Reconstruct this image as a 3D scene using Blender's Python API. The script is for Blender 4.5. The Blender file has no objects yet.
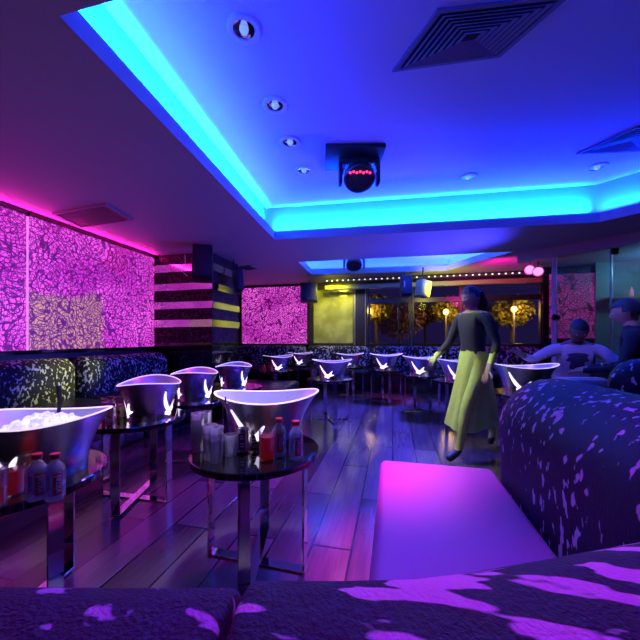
import bpy, bmesh, math, random
from mathutils import Vector, Matrix
random.seed(7)
PI = math.pi
SC = bpy.context.scene
COL = SC.collection

# ------------------------------------------------------------------ camera
F = 318.0; CX = 320.0; HY = 339.0; CH = 1.15; YAW = math.radians(12.9)
cd = bpy.data.cameras.new('camera'); cam = bpy.data.objects.new('camera', cd); COL.objects.link(cam)
cam.location = (0, 0, CH); cam.rotation_euler = (PI/2, 0, YAW)
cd.sensor_width = 36; cd.lens = F/640*36; cd.shift_y = (HY-320)/640; cd.clip_start = 0.03
SC.camera = cam
cs, sn = math.cos(YAW), math.sin(YAW)
def wld(lat, d): return (lat*cs - d*sn, lat*sn + d*cs)
def at(px, py, z):
    d = (CH-z)*F/(py-HY); return wld((px-CX)/F*d, d)
def atd(px, d): return wld((px-CX)/F*d, d)

# ------------------------------------------------------------------ world, exposure
w = bpy.data.worlds.new('night'); SC.world = w; w.use_nodes = True
w.node_tree.nodes['Background'].inputs[0].default_value = (0.025, 0.015, 0.10, 1)
w.node_tree.nodes['Background'].inputs[1].default_value = 0.6
SC.view_settings.view_transform = 'Standard'; SC.view_settings.look = 'None'
SC.view_settings.exposure = 0.0; SC.view_settings.gamma = 1.0; SC.view_settings.use_curve_mapping = False
SC.cycles.max_bounces = 8; SC.cycles.transparent_max_bounces = 16
SC.cycles.caustics_reflective = False; SC.cycles.caustics_refractive = False
SC.cycles.sample_clamp_indirect = 4.0
SC.cycles.use_denoising = True

# ------------------------------------------------------------------ lights
CZ = 2.6; UZ = 3.15
MAIN = [(-1.46, 1.13), (3.6, 1.13), (3.6, 3.5), (2.78, 4.39), (2.5, 4.62), (-1.68, 4.38)]
FARC = [(-1.74, 5.75), (1.95, 5.85), (1.09, 7.2), (-1.78, 6.92)]
def offset_poly(poly, d):
    n = len(poly); out = []
    for i in range(n):
        p0, p1, p2 = Vector(poly[i-1]), Vector(poly[i]), Vector(poly[(i+1) % n])
        e1 = (p1-p0).normalized(); e2 = (p2-p1).normalized()
        n1 = Vector((e1.y, -e1.x)); n2 = Vector((e2.y, -e2.x))
        b = (n1+n2).normalized(); out.append(tuple(p1 + b*(d/max(.3, b.dot(n1)))))
    return out
def area(name, loc, rot, sx, sy, col, watt):
    l = bpy.data.lights.new(name, 'AREA'); l.shape = 'RECTANGLE'; l.size = sx; l.size_y = sy
    l.color = col; l.energy = watt
    o = bpy.data.objects.new(name, l); o.location = loc; o.rotation_euler = rot; COL.objects.link(o); return o
def spot(name, loc, target, col, watt, deg=40, blend=.4, radius=.13):
    l = bpy.data.lights.new(name, 'SPOT'); l.color = col; l.energy = watt; l.spot_size = math.radians(deg)
    l.spot_blend = blend; l.shadow_soft_size = radius
    o = bpy.data.objects.new(name, l); o.location = loc
    o.rotation_euler = (Vector(target)-Vector(loc)).to_track_quat('-Z', 'Y').to_euler(); COL.objects.link(o); return o
def cove(poly, col, per_m, z, tag_, spread=PI, tilt=0):
    mid = offset_poly(poly, .10)
    n = len(mid)
    for i in range(n):
        a, b = Vector(mid[i]), Vector(mid[(i+1) % n]); L = (b-a).length
        c = (a+b)/2; ang = math.atan2(b.y-a.y, b.x-a.x)
        pm = per_m[i] if isinstance(per_m, list) else per_m
        area('cove_led_'+tag_, (c.x, c.y, z+.03), (PI+tilt, 0, ang), L*.98, .04, col, pm*L).data.spread = spread
BLUE = (0.004, 0.012, 1.0)
cove(MAIN, BLUE, [5, 5, 22, 45, 62, 85], CZ+.12, 'main')
CYT = math.radians(32)
cove(MAIN, (0, .26, .5), [.4, .4, 3, 6, 17, 52], CZ+.12, 'main_cyan', math.radians(78), CYT)
cove(FARC, (0.01, .03, 1), 30, CZ+.12, 'far')
cove(FARC, (.03, .35, .8), 10, CZ+.12, 'far_cyan')
# stage spots and added colour washes; only some have housings below
spot('yellow_beam', (-1.2, 5.35, 2.42), (-3.72, 2.9, .70), (.9, .95, .03), 900, 10, .6)
spot('yellow_beam_window', (-1.4, 6.9, 2.5), (-1.4, 8.0, 1.8), (.8, .78, .01), 125, 100, .9)
spot('yellow_wash_fascia', (.8, 6.6, 2.1), (.9, 7.5, 2.4), (.85, .8, .02), 50, 150, .9)
spot('yellow_beam_floor', (.6, 6.9, 2.4), (-.72, 4.05, 0), (.9, .8, .05), 260, 7, .3)
spot('yellow_beam_walker', (-.35, 3.4, 2.9), (.85, 3.35, .5), (.75, .9, .01), 420, 30, .7)
spot('pink_beam_seat', (-.36, 3.3, 2.85), (-.03, 1.88, .45), (1, .012, .50), 1150, 21, 1)
spot('pink_beam_backrest', (-.36, 3.3, 2.85), (.62, 2.0, .72), (1, .02, .6), 260, 15, .9)
spot('magenta_wash_left', (-1.0, 3.3, 3.0), (-1.6, 1.9, 0), (1, .01, .62), 130, 62, .9)
spot('magenta_wash', (1.8, 6.15, 2.25), (2.3, 7.6, 2.5), (1, .01, .42), 55, 130, .9)
spot('violet_wash_floor', (.3, 6.3, 2.6), (.1, 4.7, 0), (.07, .06, 1), 1900, 76, .9)
spot('violet_wash_front', (-.36, 3.4, 2.8), (-.5, 2.6, 0), (.14, .04, 1), 230, 80, .9)
spot('downlight_table', (-.78, 1.95, 3.1), (-.72, 1.5, .6), (.55, .5, 1), 520, 22, .8)
spot('downlight_left_table', (-1.0, 1.6, 3.1), (-1.42, .98, .6), (.5, .42, 1), 230, 26, .8)
spot('blue_wash_sofa', (1.6, 3.4, 3.1), (.75, 1.3, .8), (.06, .02, 1), 26, 90, .9)
spot('blue_wash_people', (1.2, 1.9, 3.1), (2.0, 4.1, 1.0), (.22, .16, 1), 150, 36, .9)
spot('purple_front', (.2, 1.6, 3.1), (.28, .50, .65), (.62, .008, 1), 150, 46, .9)
spot('red_floor', (1.2, 6.2, 2.5), (.0, 6.25, 0), (1, .02, .12), 260, 24, .5)
spot('pink_wash_tables', (-.46, 3.55, 2.8), (-2.2, 5.6, .4), (1, .02, .5), 50, 60, .9)
l_ = bpy.data.lights.new('back_bar_lamp', 'POINT'); l_.energy = 26; l_.color = (.15, .5, 1); l_.shadow_soft_size = .08; o_ = bpy.data.objects.new('back_bar_lamp', l_); o_.location = (4.4, 6.3, 2.35); COL.objects.link(o_)
area('pink_ceiling_fill', (-3.99, 3.2, 2.545), (PI/2+.35, 0, -PI/2), 3.0, .03, (1, .015, .42), 9)  # added strip that pools pink on the low ceiling beside the panel
spot('blue_ceiling_fill', (2.42, 5.5, 1.5), (-2.2, 4.2, 2.8), (.05, .045, 1), 950, 80, .9)  # added fill lamp that turns the low ceiling bluer

# ------------------------------------------------------------------ materials
def nodes(name):
    m = bpy.data.materials.new(name); m.use_nodes = True; nt = m.node_tree
    return m, nt, nt.nodes['Principled BSDF'], nt.nodes['Material Output']
def P(name, col, rough=.5, metal=0, emit=None, es=0, coat=0, noise=0, bump=0, nscale=30):
    m, nt, b, out = nodes(name)
    b.inputs['Base Color'].default_value = (*col, 1); b.inputs['Roughness'].default_value = rough
    b.inputs['Metallic'].default_value = metal; b.inputs['Coat Weight'].default_value = coat
    if emit: b.inputs['Emission Color'].default_value = (*emit, 1); b.inputs['Emission Strength'].default_value = es
    tc = nt.nodes.new('ShaderNodeTexCoord'); nz = nt.nodes.new('ShaderNodeTexNoise'); nz.inputs['Scale'].default_value = nscale
    nt.links.new(tc.outputs['Object'], nz.inputs['Vector'])
    mr = nt.nodes.new('ShaderNodeMapRange'); mr.inputs['To Min'].default_value = max(0, rough-.05-noise*.3); mr.inputs['To Max'].default_value = min(1, rough+.05+noise*.3)
    nt.links.new(nz.outputs[0], mr.inputs[0]); nt.links.new(mr.outputs[0], b.inputs['Roughness'])
    if noise:
        mx = nt.nodes.new('ShaderNodeMix'); mx.data_type = 'RGBA'
        mx.inputs[6].default_value = (*[c*(1-noise) for c in col], 1); mx.inputs[7].default_value = (*[min(1, c*(1+noise)) for c in col], 1)
        nt.links.new(nz.outputs[0], mx.inputs[0]); nt.links.new(mx.outputs[2], b.inputs['Base Color'])
    if bump:
        bp = nt.nodes.new('ShaderNodeBump'); bp.inputs['Strength'].default_value = bump; bp.inputs['Distance'].default_value = .01
        nt.links.new(nz.outputs[0], bp.inputs['Height']); nt.links.new(bp.outputs[0], b.inputs['Normal'])
    return m
def glass(name, tint=(1, 1, 1), white=.10, spec=.35):
    m, nt, b, out = nodes(name); nt.nodes.remove(b)
    N = nt.nodes.new; L = nt.links.new
    tr = N('ShaderNodeBsdfTransparent'); tr.inputs[0].default_value = (*tint, 1)
    gl = N('ShaderNodeBsdfGlossy'); gl.inputs['Roughness'].default_value = .05
    lw = N('ShaderNodeLayerWeight'); lw.inputs[0].default_value = spec
    mx = N('ShaderNodeMixShader'); L(lw.outputs['Facing'], mx.inputs[0]); L(tr.outputs[0], mx.inputs[1]); L(gl.outputs[0], mx.inputs[2])
    df = N('ShaderNodeBsdfTranslucent'); df.inputs[0].default_value = (.9, .9, 1, 1)
    d2 = N('ShaderNodeBsdfDiffuse'); d2.inputs[0].default_value = (.9, .9, 1, 1)
    ad = N('ShaderNodeMixShader'); ad.inputs[0].default_value = .5; L(df.outputs[0], ad.inputs[1]); L(d2.outputs[0], ad.inputs[2])
    m2 = N('ShaderNodeMixShader'); m2.inputs[0].default_value = white; L(mx.outputs[0], m2.inputs[1]); L(ad.outputs[0], m2.inputs[2])
    L(m2.outputs[0], out.inputs[0]); return m
def scribble(name, c_lo, c_hi, c_line, strength, tilt=0, patch=False):
    m, nt, b, out = nodes(name); N = nt.nodes.new; L = nt.links.new
    tc = N('ShaderNodeTexCoord'); mp = N('ShaderNodeMapping'); L(tc.outputs['Object'], mp.inputs[0]); mp.inputs['Scale'].default_value = (0 if tilt == 0 else 1, 1 if tilt == 0 else 0, 1)
    big = N('ShaderNodeTexNoise'); big.inputs['Scale'].default_value = 1.3; big.inputs['Detail'].default_value = 3; L(mp.outputs[0], big.inputs['Vector'])
    prev = None
    for k, (sc, mul, wd, off) in enumerate([(2.6, 15, .10, 3.1), (3.2, 14, .10, 17.7), (4.2, 12, .10, 41.3), (5.4, 10, .10, 9.9), (2.2, 19, .10, 63.3), (7, 8, .10, 77.7), (3.6, 13, .09, 91.1)]):
        o = N('ShaderNodeVectorMath'); o.operation = 'ADD'; o.inputs[1].default_value = (off, off*.7, off*1.3); L(mp.outputs[0], o.inputs[0])
        nz = N('ShaderNodeTexNoise'); nz.inputs['Scale'].default_value = sc; nz.inputs['Detail'].default_value = .3; L(o.outputs[0], nz.inputs['Vector'])
        m1_ = N('ShaderNodeMath'); m1_.operation = 'MULTIPLY'; m1_.inputs[1].default_value = mul; L(nz.outputs[0], m1_.inputs[0])
        pp = N('ShaderNodeMath'); pp.operation = 'PINGPONG'; pp.inputs[1].default_value = .5; L(m1_.outputs[0], pp.inputs[0])
        r = N('ShaderNodeMapRange'); r.inputs['From Min'].default_value = wd*.45; r.inputs['From Max'].default_value = wd*1.05; r.inputs['To Min'].default_value = .03; L(pp.outputs[0], r.inputs[0])
        if prev is None: prev = r.outputs[0]
        else:
            mn = N('ShaderNodeMath'); mn.operation = 'MULTIPLY'; L(prev, mn.inputs[0]); L(r.outputs[0], mn.inputs[1]); prev = mn.outputs[0]
    cr = N('ShaderNodeMix'); cr.data_type = 'RGBA'; cr.inputs[6].default_value = (*c_lo, 1); cr.inputs[7].default_value = (*c_hi, 1)
    rr = N('ShaderNodeMapRange'); rr.inputs['From Min'].default_value = .35; rr.inputs['From Max'].default_value = .65; L(big.outputs[0], rr.inputs[0]); L(rr.outputs[0], cr.inputs[0])
    base_ = cr.outputs[2]
    if patch:   # tan pool of yellow light painted into the panel colour, lower half by the seam
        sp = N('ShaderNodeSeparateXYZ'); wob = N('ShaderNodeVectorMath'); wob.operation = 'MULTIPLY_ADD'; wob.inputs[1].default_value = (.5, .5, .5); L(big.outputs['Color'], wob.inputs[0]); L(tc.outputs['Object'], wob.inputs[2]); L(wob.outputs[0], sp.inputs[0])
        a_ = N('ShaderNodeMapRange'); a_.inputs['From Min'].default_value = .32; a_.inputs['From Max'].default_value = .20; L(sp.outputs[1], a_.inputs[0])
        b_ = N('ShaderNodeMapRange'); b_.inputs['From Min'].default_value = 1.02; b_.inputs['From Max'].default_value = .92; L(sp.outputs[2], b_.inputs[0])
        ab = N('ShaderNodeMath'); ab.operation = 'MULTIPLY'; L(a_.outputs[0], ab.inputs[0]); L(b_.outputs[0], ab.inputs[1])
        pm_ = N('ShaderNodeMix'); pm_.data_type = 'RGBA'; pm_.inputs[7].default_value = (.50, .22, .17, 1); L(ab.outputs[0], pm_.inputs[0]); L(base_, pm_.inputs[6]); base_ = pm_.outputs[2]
    mx = N('ShaderNodeMix'); mx.data_type = 'RGBA'; mx.inputs[6].default_value = (*c_line, 1); L(prev, mx.inputs[0]); L(base_, mx.inputs[7])
    L(mx.outputs[2], b.inputs['Emission Color']); b.inputs['Emission Strength'].default_value = strength
    b.inputs['Base Color'].default_value = (.13, .10, .11, 1) if tilt == 0 else (.04, .03, .04, 1); b.inputs['Roughness'].default_value = .45
    return m
def hide(name, dark, light, scale=13, thr=.63, stretch=(1, 1, .45), rot=(0, .35, 0), fur=.5, sheen=.0):
    """dark napped hide with pale elongated flecks"""
    m, nt, b, out = nodes(name); N = nt.nodes.new; L = nt.links.new
    tc = N('ShaderNodeTexCoord'); mp = N('ShaderNodeMapping'); L(tc.outputs['Object'], mp.inputs[0]); mp.inputs['Scale'].default_value = stretch; mp.inputs['Rotation'].default_value = rot
    n1 = N('ShaderNodeTexNoise'); n1.inputs['Scale'].default_value = scale; n1.inputs['Detail'].default_value = 2.5; n1.inputs['Roughness'].default_value = .45; L(mp.outputs[0], n1.inputs['Vector'])
    n0 = N('ShaderNodeTexNoise'); n0.inputs['Scale'].default_value = scale*.22; L(mp.outputs[0], n0.inputs['Vector'])
    ad = N('ShaderNodeMath'); ad.operation = 'MULTIPLY_ADD'; ad.inputs[1].default_value = .35; L(n0.outputs[0], ad.inputs[0]); L(n1.outputs[0], ad.inputs[2])
    r = N('ShaderNodeMapRange'); r.inputs['From Min'].default_value = thr+.175; r.inputs['From Max'].default_value = thr+.205; L(ad.outputs[0], r.inputs[0])
    fz = N('ShaderNodeTexNoise'); fz.inputs['Scale'].default_value = 220; fm = N('ShaderNodeMapping'); fm.inputs['Scale'].default_value = (1, 1, .18); fm.inputs['Rotation'].default_value = rot
    L(tc.outputs['Object'], fm.inputs[0]); L(fm.outputs[0], fz.inputs['Vector'])
    dk = N('ShaderNodeMix'); dk.data_type = 'RGBA'; dk.inputs[6].default_value = (*[c*.3 for c in dark], 1); dk.inputs[7].default_value = (*[c*1.8 for c in dark], 1); L(fz.outputs[0], dk.inputs[0])
    mx = N('ShaderNodeMix'); mx.data_type = 'RGBA'; L(r.outputs[0], mx.inputs[0]); L(dk.outputs[2], mx.inputs[6]); mx.inputs[7].default_value = (*light, 1)
    L(mx.outputs[2], b.inputs['Base Color']); b.inputs['Roughness'].default_value = .6; b.inputs['Specular IOR Level'].default_value = .2
    b.inputs['Sheen Weight'].default_value = sheen; b.inputs['Sheen Tint'].default_value = (.6, .4, .9, 1)
    bp = N('ShaderNodeBump'); bp.inputs['Strength'].default_value = fur; bp.inputs['Distance'].default_value = .004; L(fz.outputs[0], bp.inputs['Height']); L(bp.outputs[0], b.inputs['Normal'])
    return m
def floor_mat():
    m, nt, b, out = nodes('dark_plank'); N = nt.nodes.new; L = nt.links.new
    tc = N('ShaderNodeTexCoord'); mp = N('ShaderNodeMapping'); mp.inputs['Rotation'].default_value = (0, 0, PI/2); L(tc.outputs['Object'], mp.inputs[0])
    br = N('ShaderNodeTexBrick'); br.inputs['Scale'].default_value = 1; br.inputs['Brick Width'].default_value = 1.15; br.inputs['Row Height'].default_value = .22
    br.inputs['Mortar Size'].default_value = .006; br.inputs['Color1'].default_value = (.07, .05, .047, 1); br.inputs['Color2'].default_value = (.22, .165, .155, 1); br.inputs['Mortar'].default_value = (.01, .008, .008, 1)
    L(mp.outputs[0], br.inputs['Vector'])
    gm = N('ShaderNodeMapping'); gm.inputs['Scale'].default_value = (30, 2.5, 1); L(tc.outputs['Object'], gm.inputs[0])
    gz = N('ShaderNodeTexNoise'); gz.inputs['Scale'].default_value = 1.5; gz.inputs['Detail'].default_value = 5; L(gm.outputs[0], gz.inputs['Vector'])
    mx = N('ShaderNodeMix'); mx.data_type = 'RGBA'; mx.blend_type = 'MULTIPLY'; mx.inputs[0].default_value = .5; L(br.outputs['Color'], mx.inputs[6]); L(gz.outputs[0], mx.inputs[7])
    L(mx.outputs[2], b.inputs['Base Color'])
    rr = N('ShaderNodeMapRange'); rr.inputs['To Min'].default_value = .10; rr.inputs['To Max'].default_value = .27; L(gz.outputs[0], rr.inputs[0]); L(rr.outputs[0], b.inputs['Roughness'])
    b.inputs['Specular IOR Level'].default_value = 1.0; b.inputs['Coat Weight'].default_value = .08; b.inputs['Coat Roughness'].default_value = .16
    bp = N('ShaderNodeBump'); bp.inputs['Strength'].default_value = .45; bp.inputs['Distance'].default_value = .005
    iv = N('ShaderNodeMath'); iv.operation = 'SUBTRACT'; iv.inputs[0].default_value = 1; L(br.outputs['Fac'], iv.inputs[1])
    a2 = N('ShaderNodeMath'); a2.operation = 'MULTIPLY_ADD'; a2.inputs[1].default_value = .10; L(gz.outputs[0], a2.inputs[0]); L(iv.outputs[0], a2.inputs[2])
    L(a2.outputs[0], bp.inputs['Height']); L(bp.outputs[0], b.inputs['Normal']); return m

M = {}
M['floor'] = floor_mat()
M['ceil'] = P('ceiling_paint', (.44, .43, .47), .55, noise=.04, nscale=2)
M['upper'] = P('coffer_paint', (.72, .72, .74), .6)
M['darkwall'] = P('dark_wall', (.03, .025, .035), .45, noise=.3, nscale=6)
M['blackgloss'] = P('black_gloss', (.008, .008, .01), .10, coat=.6)
M['blacktop'] = P('black_lacquer', (.006, .006, .008), .06, coat=1)
M['mirror'] = P('polished_band', (.75, .72, .74), .13, 1)
M['chrome'] = P('chrome', (.80, .80, .84), .06, 1)
M['alu'] = P('brushed_aluminium', (.82, .82, .86), .24, 1, nscale=8)
M['blackplastic'] = P('black_plastic', (.015, .015, .02), .4)
M['blackleather'] = P('black_leather', (.02, .018, .022), .28, bump=.15, nscale=160)
M['seat'] = P('smooth_grey_leather', (.36, .27, .42), .42, bump=.12, noise=.06, nscale=190)
M['tuft'] = P('quilted_leather', (.10, .085, .095), .35)
M['pink'] = scribble('pink_backlit_scribble', (.62, .025, .55), (1.0, .11, .88), (.085, .003, .085), 1.5)
M['pinklightpatch'] = scribble('pink_backlit_scribble_lightpatch', (.62, .025, .55), (1.0, .11, .88), (.085, .003, .085), 1.5, 0, True)
M['pinkback'] = scribble('pink_backlit_scribble_back', (.60, .03, .52), (1.0, .13, .82), (.05, .001, .06), 1.5, 1)
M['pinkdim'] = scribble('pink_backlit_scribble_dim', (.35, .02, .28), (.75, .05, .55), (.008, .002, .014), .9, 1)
M['hide'] = hide('spotted_hide', (.010, .008, .018), (.55, .50, .62), 32, .615, (1, 1, .45), (0, .5, 0))
M['hideL'] = hide('spotted_hide_left', (.018, .016, .024), (.62, .62, .66), 36, .575, (1, 1, .6), (.5, 0, 0))
M['hideF'] = hide('spotted_hide_front', (.035, .016, .03), (.90, .75, .95), 34, .565, (.32, 1, .6), (0, 0, .75), fur=.9, sheen=.03)
M['hideG'] = hide('spotted_hide_front_left', (.045, .018, .04), (.70, .62, .9), 34, .60, (.6, 1, .6), (0, 0, .4), fur=1, sheen=.03)
M['hideB'] = hide('spotted_hide_back', (.016, .014, .03), (.40, .40, .75), 22, .55, (1, 1, .8))
M['dlbulb'] = P('downlight_bulb', (.7, .8, .9), .2, .5, emit=(.35, .6, 1), es=.5)
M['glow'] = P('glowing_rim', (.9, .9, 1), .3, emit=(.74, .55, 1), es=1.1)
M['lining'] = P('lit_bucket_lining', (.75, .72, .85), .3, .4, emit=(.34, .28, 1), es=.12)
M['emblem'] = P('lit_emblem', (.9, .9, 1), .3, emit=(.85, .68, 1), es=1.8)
for nm in ('alu',):
    nt = M[nm].node_tree; b_ = nt.nodes['Principled BSDF']; b_.inputs['Anisotropic'].default_value = .85
    tg_ = nt.nodes.new('ShaderNodeTangent'); tg_.direction_type = 'RADIAL'; tg_.axis = 'Z'; nt.links.new(tg_.outputs[0], b_.inputs['Tangent'])
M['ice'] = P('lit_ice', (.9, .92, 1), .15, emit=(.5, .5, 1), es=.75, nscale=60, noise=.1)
M['glass'] = glass('tumbler_glass', (.97, .97, 1), .36, .62)
M['clearglass'] = glass('bottle_clear', (.88, .86, 1), .17, .5)
M['drinkglass'] = glass('drink_glass_clear', (.97, .95, 1), .05)
M['pane'] = glass('window_glass', (.8, .8, .85), .0, .12)
M['screen'] = glass('partition_glass', (.75, .8, .78), .03, .15)
M['ribs'] = glass('ribbed_glass', (.75, .82, .8), .12, .35)
M['redliquid'] = P('red_drink', (.22, .02, .01), .12, emit=(.5, .01, .01), es=.14, coat=.5)
M['redcap'] = P('red_cap', (.75, .02, .03), .35)
M['redlabel'] = P('red_label', (.60, .012, .04), .5)
M['silver'] = P('can_silver', (.7, .68, .62), .25, .85)
M['bluelabel'] = P('dark_blue_print', (.015, .02, .12), .35)
M['whitep'] = P('white_print', (.85, .85, .9), .5)
M['creamcup'] = P('cream_cup', (.7, .6, .4), .5)
M['grille'] = P('grille_metal', (.22, .22, .28), .5, .2)
M['grilleL'] = P('ceiling_grille_paint', (.34, .26, .34), .6)
M['redled'] = P('red_led', (.5, 0, 0), .3, emit=(1, .02, .12), es=5)
M['pinkled'] = P('pink_lamp_face', (.6, .1, .4), .3, emit=(1, .35, .75), es=1.3)
M['bulb'] = P('rope_bulb', (.9, .9, .8), .3, emit=(1, .75, .95), es=1.6)
M['fascia'] = P('olive_fascia', (.32, .32, .10), .5, noise=.2, nscale=4)
M['frost'] = P('yellow_frosted_panel', (.42, .42, .12), .25, noise=.85, nscale=2.2, coat=.4)
M['frame'] = P('bronze_frame', (.05, .045, .04), .3, .5)
M['postgold'] = P('brass_post', (.5, .42, .2), .3, .8)
M['skin'] = P('skin_brown', (.16, .075, .05), .5)
M['skin2'] = P('skin_light', (.42, .24, .17), .5)
M['hair'] = P('black_hair', (.004, .004, .005), .5, bump=.5, nscale=200)
M['shirt'] = P('lavender_shirt', (.52, .50, .66), .8, bump=.3, nscale=14)
M['print'] = P('shirt_print', (.05, .04, .09), .8)
M['blackcloth'] = P('black_cloth', (.005, .005, .009), .85, bump=.3, nscale=12)
M['olivecloth'] = P('dark_olive_cloth', (.035, .03, .02), .85)
M['limecloth'] = P('yellow_green_cloth', (.60, .68, .08), .8, bump=.6, nscale=16)
M['trunk'] = P('bark', (.12, .08, .05), .9, bump=.6)
M['leaf'] = P('leaf_foliage', (.40, .34, .08), .7, noise=.5, nscale=9)
M['leafp'] = P('leaf_foliage_dusky', (.30, .16, .22), .7, noise=.5, nscale=9)
M['lampglow'] = P('street_lamp_glow', (1, .8, .3), .3, emit=(1, .62, .14), es=3.5)
M['ground'] = P('night_ground', (.03, .03, .05), .9)
M['shelf'] = P('shelf_wood', (.35, .2, .12), .5)
M['eye'] = P('eye_white', (.7, .7, .7), .2)
M['console'] = P('console_pale', (.55, .55, .66), .4)

# ------------------------------------------------------------------ helpers
def link(o, parent=None):
    COL.objects.link(o)
    if parent: o.parent = parent
    return o
def obj(name, bm, mat, parent=None, smooth=True, ang=40):
    me = bpy.data.meshes.new(name)
    bmesh.ops.recalc_face_normals(bm, faces=bm.faces[:])
    bm.to_mesh(me); bm.free()
    for mm in (mat if isinstance(mat, (list, tuple)) else [mat]): me.materials.append(mm)
    if smooth:
        for p in me.polygons: p.use_smooth = True
        try: me.set_sharp_from_angle(angle=math.radians(ang))
        except Exception: pass
    return link(bpy.data.objects.new(name, me), parent)
def tag(o, label=None, cat=None, group=None, kind=None):
    if label: o['label'] = label
    if cat: o['category'] = cat
    if group: o['group'] = group
    if kind: o['kind'] = kind
    return o
def struct(name, bm, mat, **k):
    o = obj(name, bm, mat, **k); o['kind'] = 'structure'; return o
def empty(name, loc, rz=0, parent=None):
    o = bpy.data.objects.new(name, None); o.location = loc; o.rotation_euler = (0, 0, rz); o.empty_display_size = .1
    return link(o, parent)
def dup(root, loc=None, rz=None, label=None, group=None, scale=None):
    def rec(o, par):
        c = o.copy(); COL.objects.link(c); c.parent = par
        for ch in list(o.children): rec(ch, c)
        return c
    r = rec(root, None)
    if loc is not None: r.location = loc
    if rz is not None: r.rotation_euler = (0, 0, rz)
    if scale: r.scale = scale
    if label: r['label'] = label
    if group: r['group'] = group
    return r
def box(bm, c, s, bev=0, seg=2, rot=None):
    t = bmesh.new(); bmesh.ops.create_cube(t, size=1)
    for v in t.verts: v.co = Vector((v.co.x*s[0], v.co.y*s[1], v.co.z*s[2]))
    if bev: bmesh.ops.bevel(t, geom=t.edges[:], offset=bev, segments=seg, profile=.5, affect='EDGES')
    mt = Matrix.Translation(c)
    if rot is not None: mt = mt @ rot.to_4x4()
    t.transform(mt); me = bpy.data.meshes.new('t'); t.to_mesh(me); bm.from_mesh(me); bpy.data.meshes.remove(me); t.free()
    return bm
def B(c, s, bev=0, seg=2, rot=None): return box(bmesh.new(), c, s, bev, seg, rot)
def lathe(prof, seg=32, bm=None, sx=1, sy=1, c=(0, 0, 0)):
    bm = bm or bmesh.new(); rings = []
    for r, z in prof:
        if r < 1e-5: rings.append([bm.verts.new((c[0], c[1], c[2]+z))])
        else: rings.append([bm.verts.new((c[0]+r*sx*math.cos(2*PI*i/seg), c[1]+r*sy*math.sin(2*PI*i/seg), c[2]+z)) for i in range(seg)])
    for a, b in zip(rings[:-1], rings[1:]):
        if len(a) == 1 and len(b) == 1: continue
        for i in range(seg):
            j = (i+1) % seg
            if len(a) == 1: bm.faces.new((a[0], b[i], b[j]))
            elif len(b) == 1: bm.faces.new((a[i], a[j], b[0]))
            else: bm.faces.new((a[i], a[j], b[j], b[i]))
    return bm
def tube(bm, pts, r, seg=8):
    pts = [Vector(p) for p in pts]; rings = []
    for i, p in enumerate(pts):
        d = (pts[min(i+1, len(pts)-1)]-pts[max(i-1, 0)]).normalized()
        u = d.cross(Vector((0, 0, 1)) if abs(d.z) < .9 else Vector((1, 0, 0))).normalized(); v = d.cross(u)
        rr = r[i] if isinstance(r, (list, tuple)) else r
        rings.append([bm.verts.new(p+(u*math.cos(2*PI*k/seg)+v*math.sin(2*PI*k/seg))*rr) for k in range(seg)])
    for a, b in zip(rings[:-1], rings[1:]):
        for k in range(seg): bm.faces.new((a[k], a[(k+1) % seg], b[(k+1) % seg], b[k]))
    bm.faces.new(rings[0]); bm.faces.new(rings[-1][::-1]); return bm
def prism(poly, z0, z1, bm=None):
    bm = bm or bmesh.new()
    a = [bm.verts.new((x, y, z0)) for x, y in poly]; b = [bm.verts.new((x, y, z1)) for x, y in poly]
    n = len(poly); bm.faces.new(a[::-1]); bm.faces.new(b)
    for i in range(n): bm.faces.new((a[i], a[(i+1) % n], b[(i+1) % n], b[i]))
    return bm
def sweep(path, prof, R=.0, hw=.25, bm=None, z0=0):
    """prof: list of (offset, z) from front-bottom over the top to back-bottom; ends rounded by R"""
    bm = bm or bmesh.new(); path = [Vector(p) for p in path]
    cum = [0]
    for a, b in zip(path[:-1], path[1:]): cum.append(cum[-1]+(b-a).length)
    T = cum[-1]
    def pos(s):
        s = max(0, min(T, s))
        for i in range(len(cum)-1):
            if s <= cum[i+1]+1e-9:
                t = (s-cum[i])/max(1e-9, cum[i+1]-cum[i]); return path[i].lerp(path[i+1], t)
    st = [R*(1-math.cos(k/7*PI/2)) for k in range(8)] if R else [0]
    n = max(2, int((T-2*R)/.08))
    ss = st+[R+(T-2*R)*k/n for k in range(1, n)]+[T-x for x in st[::-1]]
    rings = []
    for s in ss:
        p = pos(s); d = (pos(s+.04)-pos(s-.04)).normalized(); nrm = Vector((d.y, -d.x))
        e = min(s, T-s); k = 1 if (not R or e >= R) else math.sqrt(max(0, 1-(1-e/R)**2))
        sh = (1-k)*R*.92
        rings.append([bm.verts.new((p.x+nrm.x*o*(1-sh/hw), p.y+nrm.y*o*(1-sh/hw), z0+(z-sh*(1 if z > .3 else 0)))) for o, z in prof])
    m = len(prof)
    for a, b in zip(rings[:-1], rings[1:]):
        for k in range(m): bm.faces.new((a[k], a[(k+1) % m], b[(k+1) % m], b[k]))
    bm.faces.new(rings[0]); bm.faces.new(rings[-1][::-1]); return bm
def back_profile(hw, top, rt, bottom=.06, belly=.0):
    pr = [(-hw*.9, bottom)]
    for k in range(1, 6): pr.append((-hw-belly*math.sin(k/6*PI), bottom+(top-rt-bottom)*k/6))
    for k in range(0, 13):
        a = PI-k/12*PI; pr.append((hw*math.cos(a) if rt >= hw else (hw-rt)*(-1 if a > PI/2 else 1)+rt*math.cos(a), top-rt+rt*math.sin(a)))
    pr.append((hw*.95, bottom)); return pr
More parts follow.
